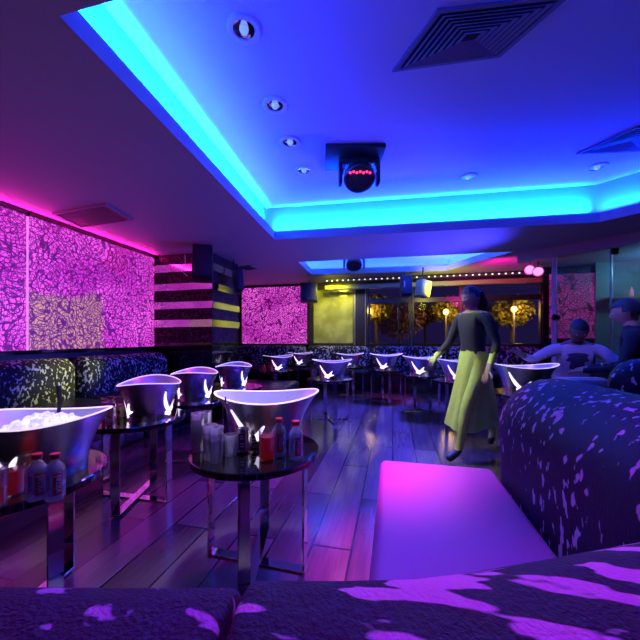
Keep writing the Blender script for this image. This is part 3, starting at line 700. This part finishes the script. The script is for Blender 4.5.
# ------------------------------------------------------------------ ice buckets
def bpt(th, t, off=0, mid=False):
    fl = t**1.9; ra = .172+(.285-.172)*fl; rb = .140+(.205-.140)*fl
    z = t*(.238+.034*math.cos(th)**2)
    return Vector(((ra+off)*math.cos(th), (rb+off)*math.sin(th), z))
def shell(off0, ta, tb, nt_, seg=64, bm=None):
    bm = bm or bmesh.new(); rs = [[bm.verts.new(bpt(2*PI*i/seg, ta+(tb-ta)*j/nt_, off0)) for i in range(seg)] for j in range(nt_+1)]
    for a, b in zip(rs[:-1], rs[1:]):
        for i in range(seg): bm.faces.new((a[i], a[(i+1) % seg], b[(i+1) % seg], b[i]))
    return bm, rs
def emblem(side):
    bm = bmesh.new(); th0 = -PI/2-.42 if side == 0 else PI/2+.42
    def stroke(pts, wd):
        P_ = [Vector(p) for p in smoothp(pts, 5)]; n = len(P_); L_ = []; R_ = []
        for i, p in enumerate(P_):
            d = (P_[min(i+1, n-1)]-P_[max(i-1, 0)]).normalized(); nn = Vector((-d.y, d.x)); t = i/(n-1)
            wi = wd[0]+(wd[1]-wd[0])*min(1, t*2) if t < .5 else wd[1]+(wd[2]-wd[1])*(t*2-1)
            for lst, s in ((L_, 1), (R_, -1)):
                q = p+nn*wi*s; lst.append(bm.verts.new(bpt(th0+q.x/.20, q.y/.24, .0035)))
        for i in range(n-1): bm.faces.new((L_[i], L_[i+1], R_[i+1], R_[i]))
    stroke([(-.085, .185), (-.075, .13), (-.045, .08), (-.005, .045)], (.003, .016, .016))
    stroke([(-.055, .035), (-.01, .040), (.03, .060), (.065, .075)], (.010, .022, .008))
    stroke([(.02, .05), (.05, .085), (.075, .118)], (.012, .011, .003))
    stroke([(.03, .05), (.065, .055), (.10, .062)], (.012, .009, .003))
    stroke([(-.03, .03), (.0, .022), (.03, .028)], (.004, .010, .006))
    return bm
def make_bucket():
    r = empty('ice_bucket', (0, 0, 0)); tag(r, 'x', 'ice bucket')
    bm, rs = shell(0, 0, 1, 16); bm.faces.new(rs[0][::-1]); obj('body', bm, M['alu'], r, ang=60)
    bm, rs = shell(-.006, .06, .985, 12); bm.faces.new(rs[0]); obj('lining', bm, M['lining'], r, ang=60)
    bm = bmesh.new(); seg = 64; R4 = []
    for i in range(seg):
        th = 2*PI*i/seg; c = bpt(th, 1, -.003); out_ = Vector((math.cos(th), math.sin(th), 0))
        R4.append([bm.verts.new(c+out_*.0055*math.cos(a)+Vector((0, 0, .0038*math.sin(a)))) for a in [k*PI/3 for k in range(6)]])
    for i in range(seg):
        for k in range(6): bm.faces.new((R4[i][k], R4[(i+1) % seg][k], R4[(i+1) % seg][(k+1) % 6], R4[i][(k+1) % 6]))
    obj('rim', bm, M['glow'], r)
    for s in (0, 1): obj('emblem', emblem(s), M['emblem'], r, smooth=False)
    return r
bk0 = make_bucket()
BK = [
    ('T0', (.09, .06), YAW+.15, 'aluminium ice bucket heaped with glowing ice in the left foreground'),
    ('T1', (.01, .13), YAW+.12, 'wide flared ice bucket on the centre foreground table'),
    ('T2', (.09, .03), 2.15, 'flared ice bucket on the crossed-leg table before the left banquette'),
    ('T3', (.0, .0), 2.0, 'flared ice bucket, second beyond the foreground ones on the left'),
    ('T4', (.0, .0), 1.9, 'flared ice bucket in front of the low leather bench'),
    ('T6', (.08, 0), YAW+.6, 'small-looking ice bucket near the far pink panel, nearer of two'),
    ('T7', (.05, 0), YAW+.4, 'small-looking ice bucket near the far pink panel, farther of two'),
    ('T8', (.03, 0), YAW+.05, 'ice bucket with glowing emblem on the lone mid-floor table'),
    ('T9', (0, 0), YAW, 'ice bucket farthest back below the mullion post'),
    ('T10', (0, 0), YAW-.05, 'ice bucket with glowing emblem before the second window'),
    ('T11', (0, 0), YAW-.05, 'ice bucket with glowing emblem before the third window'),
    ('T12', (0, 0), YAW-.05, 'ice bucket with glowing emblem behind the walking woman'),
    ('T13', (0, 0), YAW-.1, 'ice bucket with glowing emblem beside the man in the lavender shirt')]
for i, (k, (ox, oy), rz, lb) in enumerate(BK):
    o = bk0 if i == 0 else dup(bk0)
    x, y = TP[k]; o.location = (x+ox, y+oy, TH+.001); o.rotation_euler = (0, 0, rz); o['label'] = lb; o['group'] = 'flared metal ice buckets'
    if k in ('T10', 'T11', 'T12', 'T13'): o.scale = (1.06, 1.0, 1.08)
    o.scale = (.86, .95, .94) if k == 'T0' else o.scale if k in ('T10', 'T11', 'T12', 'T13') else (1, 1, 1)
    if k == 'T13': o.scale = (1.15, 1.0, 1.12)
def ice(k, ox, oy, rz, label, z0, hgt, n):
    rnd = random.Random(n); bm = bmesh.new(); x, y = TP[k]
    for _ in range(n):
        a = rnd.random()*2*PI; rr = math.sqrt(rnd.random()); px, py = rr*math.cos(a)*.165, rr*math.sin(a)*.13
        s = .022+rnd.random()*.014; z = z0+(1-rr*rr)*hgt*rnd.uniform(.55, 1)
        box(bm, (px, py, z), (s, s*.9, s*.8), .004, 1, rot=Matrix.Rotation(rnd.random()*6, 3, Vector((rnd.random(), rnd.random(), rnd.random())).normalized()))
    lathe([(0, z0+hgt*.6), (.12, z0+hgt*.35), (.165, z0-.01), (.14, z0-.05), (0, z0-.05)], 32, bm, 1, .72)
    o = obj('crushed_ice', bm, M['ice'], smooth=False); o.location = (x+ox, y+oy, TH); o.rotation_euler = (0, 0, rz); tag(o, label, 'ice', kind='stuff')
ice('T0', .09, .06, YAW+.15, 'heap of glowing ice cubes inside the left foreground bucket', .175, .06, 170)
ice('T1', .01, .13, YAW+.12, 'ice cubes low inside the centre foreground bucket', .13, .03, 90)
tg = bmesh.new(); tube(tg, [(0, 0, 0), (-.01, .02, .10), (-.03, .03, .17)], [.006, .009, .011], 8); lathe([(0, -.02), (.02, -.01), (.024, .02), (.02, .02), (.016, 0), (0, 0)], 12, tg)
o = obj('ice_scoop', tg, M['blackplastic']); x, y = TP['T0']; o.location = (x+.02, y+.16, TH+.17); tag(o, 'dark handle of an ice scoop standing in the left foreground bucket', 'ice scoop')

# ------------------------------------------------------------------ drinks
def toff(k, lat, d):   # offset in camera-aligned axes on a table
    x, y = TP[k]; return (x+lat*cs-d*sn, y+lat*sn+d*cs, TH+.001)
def pos(k, px, py): x, y = at(px, py, TH); return (x, y, TH+.001)
def tumbler_bm(r=.034, h=.10):
    bm = lathe([(0, 0), (r*.78, 0), (r*.80, .004), (r, h), (r-.003, h), (r*.80-.003, .012), (0, .012)], 11)
    return bm
tum = obj('tumbler', tumbler_bm(), M['glass'], smooth=False); tum['category'] = 'glass'; tum['group'] = 'stacked clear tumblers on the centre table'
first = True
where = ['left', 'front middle', 'rear middle', 'front right']
for s, (px, py, n) in enumerate([(198, 451, 4), (210, 459, 3), (205, 449, 4), (216, 462, 3)]):
    for j in range(n):
        o = tum if first else dup(tum); first = False
        p = pos('T1', px, py); o.location = (p[0], p[1], p[2]+j*.030)
        lvl = ['bottom', 'second', 'third', 'top'][j] if n == 4 else ['bottom', 'middle', 'top'][j]
        o['label'] = '%s clear tumbler in the %s stack on the centre foreground table' % (lvl, where[s])
o = dup(tum, pos('T1', 231, 455), 0, 'single clear tumbler right of the stacks on the centre table'); o['group'] = 'single clear tumblers'
for px, py, k, lb in ((162, 404, 'T3', 'left clear tumbler beside the second bucket on the left'), (172, 404, 'T3', 'right clear tumbler beside the second bucket on the left'),
                      (316, 380, 'T8', 'clear tumbler left of the bucket on the lone mid-floor table')):
    o = dup(tum, toff(k, -.24 if px != 172 else -.17, -.02 if px != 172 else .06), 0, lb); o['group'] = 'single clear tumblers'
def bottle():
    r = empty('water_bottle', (0, 0, 0)); tag(r, 'x', 'bottle', 'water bottles with red caps')
    prof = [(0, 0), (.026, 0), (.030, .006), (.030, .045)]
    for k in range(4): prof += [(.0285, .05+k*.004), (.030, .052+k*.004)]
    prof += [(.030, .10), (.028, .112), (.014, .132), (.0125, .138), (.0125, .146), (0, .146)]
    obj('bottle_body', lathe(prof, 28), M['clearglass'], r)
    obj('water', lathe([(0, .003), (.026, .003), (.027, .10), (.02, .115), (0, .115)], 20), glass('water_tint', (.78, .76, 1), .12, .2), r)
    obj('cap', lathe([(0, .142), (.0155, .142), (.016, .145), (.016, .158), (.014, .160), (0, .160)], 20), M['redcap'], r)
    lb = obj('bottle_label', patch_on_cyl(.0306, .022, .095, -PI/2+.35, .026), M['redlabel'], r)
    obj('lettering', text_on_cyl('vittel', .030, .0312, .060, -PI/2+.35), M['whitep'], lb, smooth=False)
    obj('lettering', text_on_cyl('vittel', .024, .0305, .066, -PI/2-.55), M['bluelabel'], r, smooth=False)
    return r
b1 = bottle(); fst = True
for k, px, py, lb, sc in (('T0', 37, 499, 'red-capped water bottle, left one of the pair before the left foreground bucket', 1.0), ('T0', 55, 499, 'red-capped water bottle, right one of the pair before the left foreground bucket', 1.0),
                      ('T1', 296, 459, 'red-capped water bottle at the right end of the centre table', 1.12), ('T1', 279, 455, 'red-capped water bottle partly behind the red drink', 1.12),
                      ('T2', 111, 421, 'red-capped water bottle on the crossed-leg table', 1.05), ('T8', 263, 381, 'small red-capped bottle left of the mid-floor bucket', 1)):
    o = b1 if fst else dup(b1); fst = False
    o.location = pos(k, px, py) if k != 'T8' else toff('T8', -.22, .02); o['label'] = lb; o.rotation_euler = (0, 0, YAW+random.uniform(-.1, .1)+(.65 if k == 'T0' else 0)); o.scale = (sc, sc, sc)
def glass_of_red(h, r, fill, name='drink_glass'):
    e = empty(name, (0, 0, 0)); tag(e, 'x', 'glass', 'glasses of red drink')
    obj('glass_wall', lathe([(0, 0), (r*.9, 0), (r, h), (r-.003, h), (r*.9-.004, .006), (0, .006)], 28), M['drinkglass'], e)
    obj('drink', lathe([(0, .007), (r*.86, .007), (r*.86+(r*.1)*fill/h, fill), (0, fill)], 24), M['redliquid'], e)
    return e
g = glass_of_red(.135, .040, .108); g.location = pos('T1', 267, 459); g['label'] = 'tall glass of red drink on the centre foreground table'
g = glass_of_red(.10, .036, .088); g.location = pos('T0', 13, 494); g['label'] = 'short glass of red drink left of the bottles in the left foreground'
g = glass_of_red(.13, .036, .06); g.location = pos('T0', -6, 505); g['label'] = 'glass of red drink cut by the left edge of the photo'
g = glass_of_red(.13, .038, .10); g.location = pos('T2', 107, 416); g['label'] = 'glass of amber red drink at the left of the crossed-leg table'
g = glass_of_red(.13, .036, .07); g.location = pos('T2', 120, 414); g['label'] = 'glass of red drink behind the bottle on the crossed-leg table'
g = glass_of_red(.12, .036, .09); g.location = toff('T6', -.17, -.08); g['label'] = 'glass of red drink left of the nearer far bucket'
def can(label, loc):
    e = empty('drink_can', loc, YAW-.1); tag(e, label, 'can', 'drink cans')
    obj('can_body', lathe([(0, 0), (.026, 0), (.033, .008), (.033, .108), (.027, .118), (.026, .120), (.024, .118), (0, .118)], 28), M['silver'], e)
    p_ = obj('can_label', patch_on_cyl(.0335, .02, .10, -PI/2+.2, .034), M['bluelabel'], e)
    obj('lettering', text_on_cyl('BEER', .024, .0342, .06, -PI/2+.2), M['whitep'], p_, smooth=False) if False else None
    bars = bmesh.new()
    for z in (.034, .047, .072, .084):
        q = patch_on_cyl(.0341, z, z+.006, -PI/2+.2, .02, 4); me = bpy.data.meshes.new('t'); q.to_mesh(me); bars.from_mesh(me); bpy.data.meshes.remove(me)
    obj('print_lines', bars, M['whitep'], p_, smooth=False)
    return e
can('silver drink can with dark blue label on the centre table', pos('T1', 243, 452)); can('silver drink can half hidden behind the red drink', pos('T1', 255, 447))
for j, (px, py, lb) in enumerate(((122, 417, 'cream paper cup, left of two before the bucket'), (130, 418, 'cream paper cup, right of two before the bucket'))):
    e = empty('paper_cup', pos('T2', px, py)); tag(e, lb, 'cup', 'cream cups on the crossed-leg table')
    obj('cup_body', lathe([(0, 0), (.024, 0), (.032, .075), (.029, .075), (.022, .004), (0, .004)], 20), M['creamcup'], e)
    obj('sleeve_mark', patch_on_cyl(.0305, .03, .05, -PI/2, .02, 4), M['bluelabel'], e)
st = bmesh.new(); tube(st, [(0, 0, 0), (-.012, 0, .14), (-.03, .0, .26)], .0045, 6)
o = obj('stirrer', st, M['chrome']); o.location = (pos('T1', 231, 455)[0], pos('T1', 231, 455)[1], TH+.02); tag(o, 'thin metal stirrer leaning in the single tumbler', 'stirrer')
# console in front of the man
e = empty('side_stand', (*atd(582, 2.9), 0), YAW); tag(e, 'dark stand carrying the pale console before the man in lavender', 'stand')
obj('stand_top', B((0, 0, .715), (.42, .3, .03), .005), M['blackgloss'], e); obj('column', B((0, 0, .35), (.08, .08, .70)), M['blackplastic'], e); obj('foot', B((0, 0, .01), (.36, .3, .02)), M['blackplastic'], e)
e = empty('console_box', (*atd(582, 2.9), .731), YAW); tag(e, 'pale ribbed console box on the dark stand', 'console')
obj('console_body', B((0, 0, .03), (.34, .24, .06), .01), M['console'], e)
for k in range(8): obj('key', B((-.13+.037*k, -.03, .065), (.024, .10, .012), .003), M['whitep'], e)

# ------------------------------------------------------------------ people
def skin_mesh(V, E, root, sub=2):
    me = bpy.data.meshes.new('t'); me.from_pydata([v[0] for v in V], E, []); o = bpy.data.objects.new('t', me); COL.objects.link(o)
    o.modifiers.new('s', 'SKIN'); sv = me.skin_vertices[0].data
    for i, v in enumerate(V):
        r = v[1]; sv[i].radius = r if isinstance(r, tuple) else (r, r); sv[i].use_root = (i == root)
    m = o.modifiers.new('b', 'SUBSURF'); m.levels = sub; m.render_levels = sub
    bpy.context.view_layer.update()
    out_ = bpy.data.meshes.new_from_object(o.evaluated_get(bpy.context.evaluated_depsgraph_get())); bpy.data.objects.remove(o); return out_
def figure(name, loc, rz, J, mats, pick, label, head_rot=(0, 0, 0), scale=1, hair='short', female=False, sleeve='long'):
    """J: joint positions (m, facing -Y). mats: list; pick(co)->index"""
    V = []; E = []; idx = {}
    def add(n, p, r, par=None):
        idx[n] = len(V); V.append((Vector(p), r))
        if par: E.append((idx[par], idx[n]))
    hw = .0 if not female else -.015
    add('pelvis', J['pelvis'], (.155, .115)); pe, ch, nk = Vector(J['pelvis']), Vector(J['chest']), Vector(J['neck'])
    add('waist', pe.lerp(ch, .45), (.14+hw*2, .105), 'pelvis'); add('chest', ch, (.165+hw, .12), 'waist'); add('collar', ch.lerp(nk, .62), (.11, .085), 'chest'); add('neck', nk, .056+hw*.5, 'collar'); add('skull', Vector(J['head'])-Vector((0, 0, .03)), .055, 'neck')
    for s in 'LR':
        add('sh'+s, J['sh'+s], .07+hw*.5, 'collar'); add('el'+s, J['el'+s], .046+hw*.3, 'sh'+s); add('wr'+s, J['wr'+s], .029, 'el'+s)
        d = (Vector(J['wr'+s])-Vector(J['el'+s])).normalized(); dn = Vector(J.get('hand'+s, d)).normalized(); palm = Vector(J['wr'+s])+dn*.065
        add('pa'+s, palm, (.034, .018), 'wr'+s)
        side = dn.cross(Vector((0, 0, 1))); side = side.normalized() if side.length > .2 else Vector((1, 0, 0)); dwn = dn.cross(side).normalized()
        if dwn.z > 0: dwn = -dwn
        for f, (o_, ln) in enumerate(((-.027, .068), (-.009, .078), (.009, .073), (.027, .058))):
            b0_ = palm+side*o_+dn*.012; m_ = b0_+dn*ln*.55; t_ = m_+(dn*.7+dwn*.7).normalized()*ln*.45
            add('f%s%da' % (s, f), b0_, .0105, 'pa'+s); add('f%s%db' % (s, f), m_, .0095, 'f%s%da' % (s, f)); add('f%s%dc' % (s, f), t_, .0075, 'f%s%db' % (s, f))
        inn = -1 if s == 'L' else 1
        b0_ = Vector(J['wr'+s])+dn*.03+side*.028*inn; add('th%sa' % s, b0_, .012, 'wr'+s); add('th%sb' % s, b0_+(side*inn+dn).normalized()*.045, .010, 'th%sa' % s); add('th%sc' % s, b0_+(side*inn*.6+dn).normalized()*.075, .008, 'th%sb' % s)
        add('hi'+s, J['hi'+s], (.10, .10), 'pelvis'); add('kn'+s, J['kn'+s], .060, 'hi'+s); add('ca'+s, Vector(J['kn'+s]).lerp(Vector(J['an'+s]), .3), .056, 'kn'+s); add('an'+s, J['an'+s], .038, 'ca'+s); add('to'+s, J['to'+s], .036, 'an'+s)
    me = skin_mesh(V, E, 0)
    bm = bmesh.new(); bm.from_mesh(me); bm.faces.ensure_lookup_table()
    # head
    hb = bmesh.new(); bmesh.ops.create_uvsphere(hb, u_segments=28, v_segments=20, radius=1)
    for v in hb.verts:
        x, y, z = v.co
        jaw = 1-.30*max(0, -z)**1.3; X_ = x*.078*jaw; Y_ = y*.098*(1-.12*max(0, -z)); Z_ = z*.118
        if y < -.6:  # face: nose, brow, sockets
            Y_ -= .020*math.exp(-((x/.13)**2))*math.exp(-(((z+.12)/.20)**2))
            Y_ += .007*(math.exp(-(((abs(x)-.36)/.16)**2)))*math.exp(-(((z-.06)/.12)**2))
            Y_ -= .006*math.exp(-((x/.28)**2))*math.exp(-(((z+.52)/.08)**2))
            Y_ -= .008*math.exp(-((x/.3)**2))*math.exp(-(((z+.82)/.14)**2))
        v.co = Vector((X_, Y_, Z_))
    for s in (-1, 1):
        t = bmesh.new(); lathe([(0, -.008), (.02, -.006), (.026, .0), (.02, .007), (0, .004)], 12, t, .55, 1); t.transform(Matrix.Translation((s*.078, .008, -.005)) @ Matrix.Rotation(s*.25, 4, 'Z') @ Matrix.Rotation(PI/2, 4, 'Y') @ Matrix.Rotation(0, 4, 'X'))
        q = bpy.data.meshes.new('t'); t.to_mesh(q); hb.from_mesh(q)
    HR = Matrix.Translation(J['head']) @ Matrix.Rotation(head_rot[2], 4, 'Z') @ Matrix.Rotation(head_rot[0], 4, 'X') @ Matrix.Rotation(head_rot[1], 4, 'Y')
    nb = len(bm.faces); hb.transform(HR); q = bpy.data.meshes.new('t'); hb.to_mesh(q); bm.from_mesh(q); bm.faces.ensure_lookup_table()
    for i, f in enumerate(bm.faces):
        f.material_index = 0 if i >= nb else pick(f.calc_center_median())
    r = obj(name, bm, mats, None, ang=180); r.location = loc; r.rotation_euler = (0, 0, rz); r.scale = (scale,)*3; tag(r, label, 'person')
    def put(n, b, m): b.transform(HR); return obj(n, b, m, r)
    h = bmesh.new(); bmesh.ops.create_uvsphere(h, u_segments=28, v_segments=20, radius=1)
    for v in h.verts: v.co = Vector((v.co.x*.084, v.co.y*.106+.004, v.co.z*.124+.004))
    kill = [v for v in h.verts if (v.co.z < .045 and v.co.y < -.02) or v.co.z < -.045 or (v.co.z < .0 and v.co.y < .02)]
    bmesh.ops.delete(h, geom=kill, context='VERTS')
    if hair == 'long':
        for k in range(9): tube(h, [(-.06+.015*k, .07, .05), (-.065+.016*k, .10, -.06), (-.06+.015*k, .09, -.2)], [.022, .024, .008], 6)
    if hair == 'full':
        for v in h.verts: v.co *= 1.06
    put('hair', h, M['hair'])
    for s in (-1, 1):
        b = bmesh.new(); lathe([(0, -.010), (.007, -.008), (.011, 0), (.007, .008), (0, .010)], 10, b); b.transform(Matrix.Translation((s*.029, -.083, .008))); put('eye', b, M['eye'])
        b = bmesh.new(); box(b, (s*.029, -.093, .028), (.03, .006, .006), .002, 1); put('eyebrow', b, M['hair'])
    b = bmesh.new(); box(b, (0, -.092, -.058), (.04, .008, .010), .003, 1); put('lips', b, P('lips', (.25, .08, .08), .5))
    return r
# seated man in lavender leaning forward (faces -Y in local space)
J = dict(pelvis=(0, .10, .50), chest=(0, -.06, .86), neck=(0, -.12, 1.06), head=(0, -.20, 1.17),
         shL=(.20, -.10, .97), elL=(.34, -.24, .80), wrL=(.16, -.42, .84), shR=(-.20, -.10, .97), elR=(-.40, -.22, .86), wrR=(-.54, -.42, .94),
         hiL=(.10, .06, .48), knL=(.17, -.36, .50), anL=(.17, -.34, .09), toL=(.18, -.50, .04), hiR=(-.10, .06, .48), knR=(-.17, -.36, .50), anR=(-.17, -.34, .09), toR=(-.18, -.50, .04))
def pick1(c):
    if c.z > 1.03: return 0
    if (abs(c.x) > .10 and c.y < -.36 and c.z > .7): return 0
    if c.z < .60: return 2
    if abs(c.x) < .085 and c.y < -.14 and .78 < c.z < .93: return 3
    return 1
m1 = atd(573, 3.62)
figure('person', (*m1, 0), YAW-.45, J, [M['skin'], M['shirt'], M['blackcloth'], M['print']], pick1, 'seated man in a lavender shirt leaning forward, looking down, hand at the bucket', head_rot=(.62, 0, .0), scale=1.06)
e = empty('stool', (*m1, 0)); tag(e, 'low black stool under the man in the lavender shirt', 'stool')
ox, oy = math.sin(-YAW+.45)*.10, .1
obj('cushion', lathe([(0, .34), (.2, .34), (.22, .36), (.22, .40), (.2, .42), (0, .42)], 28), M['blackleather'], e); obj('base', lathe([(0, 0), (.2, 0), (.2, .03), (.05, .05), (.05, .34), (0, .34)], 24), M['blackplastic'], e)
# man in black at right edge, in profile
J2 = dict(pelvis=(0, .05, .68), chest=(0, .0, 1.05), neck=(0, -.02, 1.26), head=(0, -.06, 1.385),
          shL=(.20, .0, 1.17), elL=(.27, -.08, .90), wrL=(.22, -.32, .86), shR=(-.20, .0, 1.17), elR=(-.27, -.08, .90), wrR=(-.22, -.32, .86),
          hiL=(.10, .03, .66), knL=(.14, -.34, .58), anL=(.14, -.26, .13), toL=(.15, -.40, .06), hiR=(-.10, .03, .66), knR=(-.14, -.34, .58), anR=(-.14, -.26, .13), toR=(-.15, -.40, .06))
def pick2(c):
    if c.z > 1.27: return 0
    if c.y < -.34 and c.z > .75: return 0
    return 1
m2 = atd(635, 2.85)
figure('person', (*m2, 0), YAW-2.35, J2, [M['skin2'], M['blackcloth']], pick2, 'man in black sitting on a high stool at the right edge, seen in profile', head_rot=(.15, 0, .0), hair='full')
e = empty('bar_stool', (m2[0]+.02, m2[1]+.02, 0)); tag(e, 'high black stool under the man in black', 'stool')
obj('cushion', lathe([(0, .52), (.18, .52), (.2, .54), (.2, .58), (.18, .60), (0, .60)], 28), M['blackleather'], e); obj('base', lathe([(0, 0), (.2, 0), (.2, .03), (.03, .05), (.03, .52), (0, .52)], 24), M['chrome'], e)
# walking woman with yellow-green trousers
J3 = dict(pelvis=(0, 0, .93), chest=(0, -.02, 1.24), neck=(0, -.02, 1.43), head=(0, -.04, 1.55),
          shL=(.165, -.02, 1.36), elL=(.22, .05, 1.10), wrL=(.22, -.06, .87), shR=(-.165, -.02, 1.36), elR=(-.22, -.10, 1.12), wrR=(-.20, -.28, .98),
          hiL=(.09, .0, .90), knL=(.09, -.20, .50), anL=(.08, -.28, .10), toL=(.09, -.42, .04), hiR=(-.09, .0, .90), knR=(-.08, .10, .50), anR=(-.08, .36, .17), toR=(-.08, .30, .04))
def pick3(c):
    if c.z > 1.40: return 0
    if abs(c.x) > .17 and c.z < .93: return 0
    if c.z < .12: return 3
    if c.z > 1.02: return 1
    return 2
m3 = atd(474, 3.15)
woman = figure('person', (*m3, 0), YAW-1.2, J3, [M['skin2'], M['olivecloth'], M['limecloth'], M['blackplastic']], pick3, 'walking woman in a dark top and bright yellow-green skirt over the legs', head_rot=(.25, 0, 0), hair='long', female=True)
sk = bmesh.new(); seg = 48; rings = []
for j in range(13):
    t = j/12; z = 1.03-.72*t
    rings.append([sk.verts.new(((.125+.05*t+.012*math.sin(a*9)*t)*math.cos(a)*1.05, -.0-.03*t+(.115+.17*t+.014*math.sin(a*9)*t)*math.sin(a), z+.03*t*math.sin(a*2))) for a in [2*PI*i/seg for i in range(seg)]])
for a, b in zip(rings[:-1], rings[1:]):
    for i in range(seg): sk.faces.new((a[i], a[(i+1) % seg], b[(i+1) % seg], b[i]))
s_ = obj('skirt', sk, M['limecloth'], woman, ang=180)
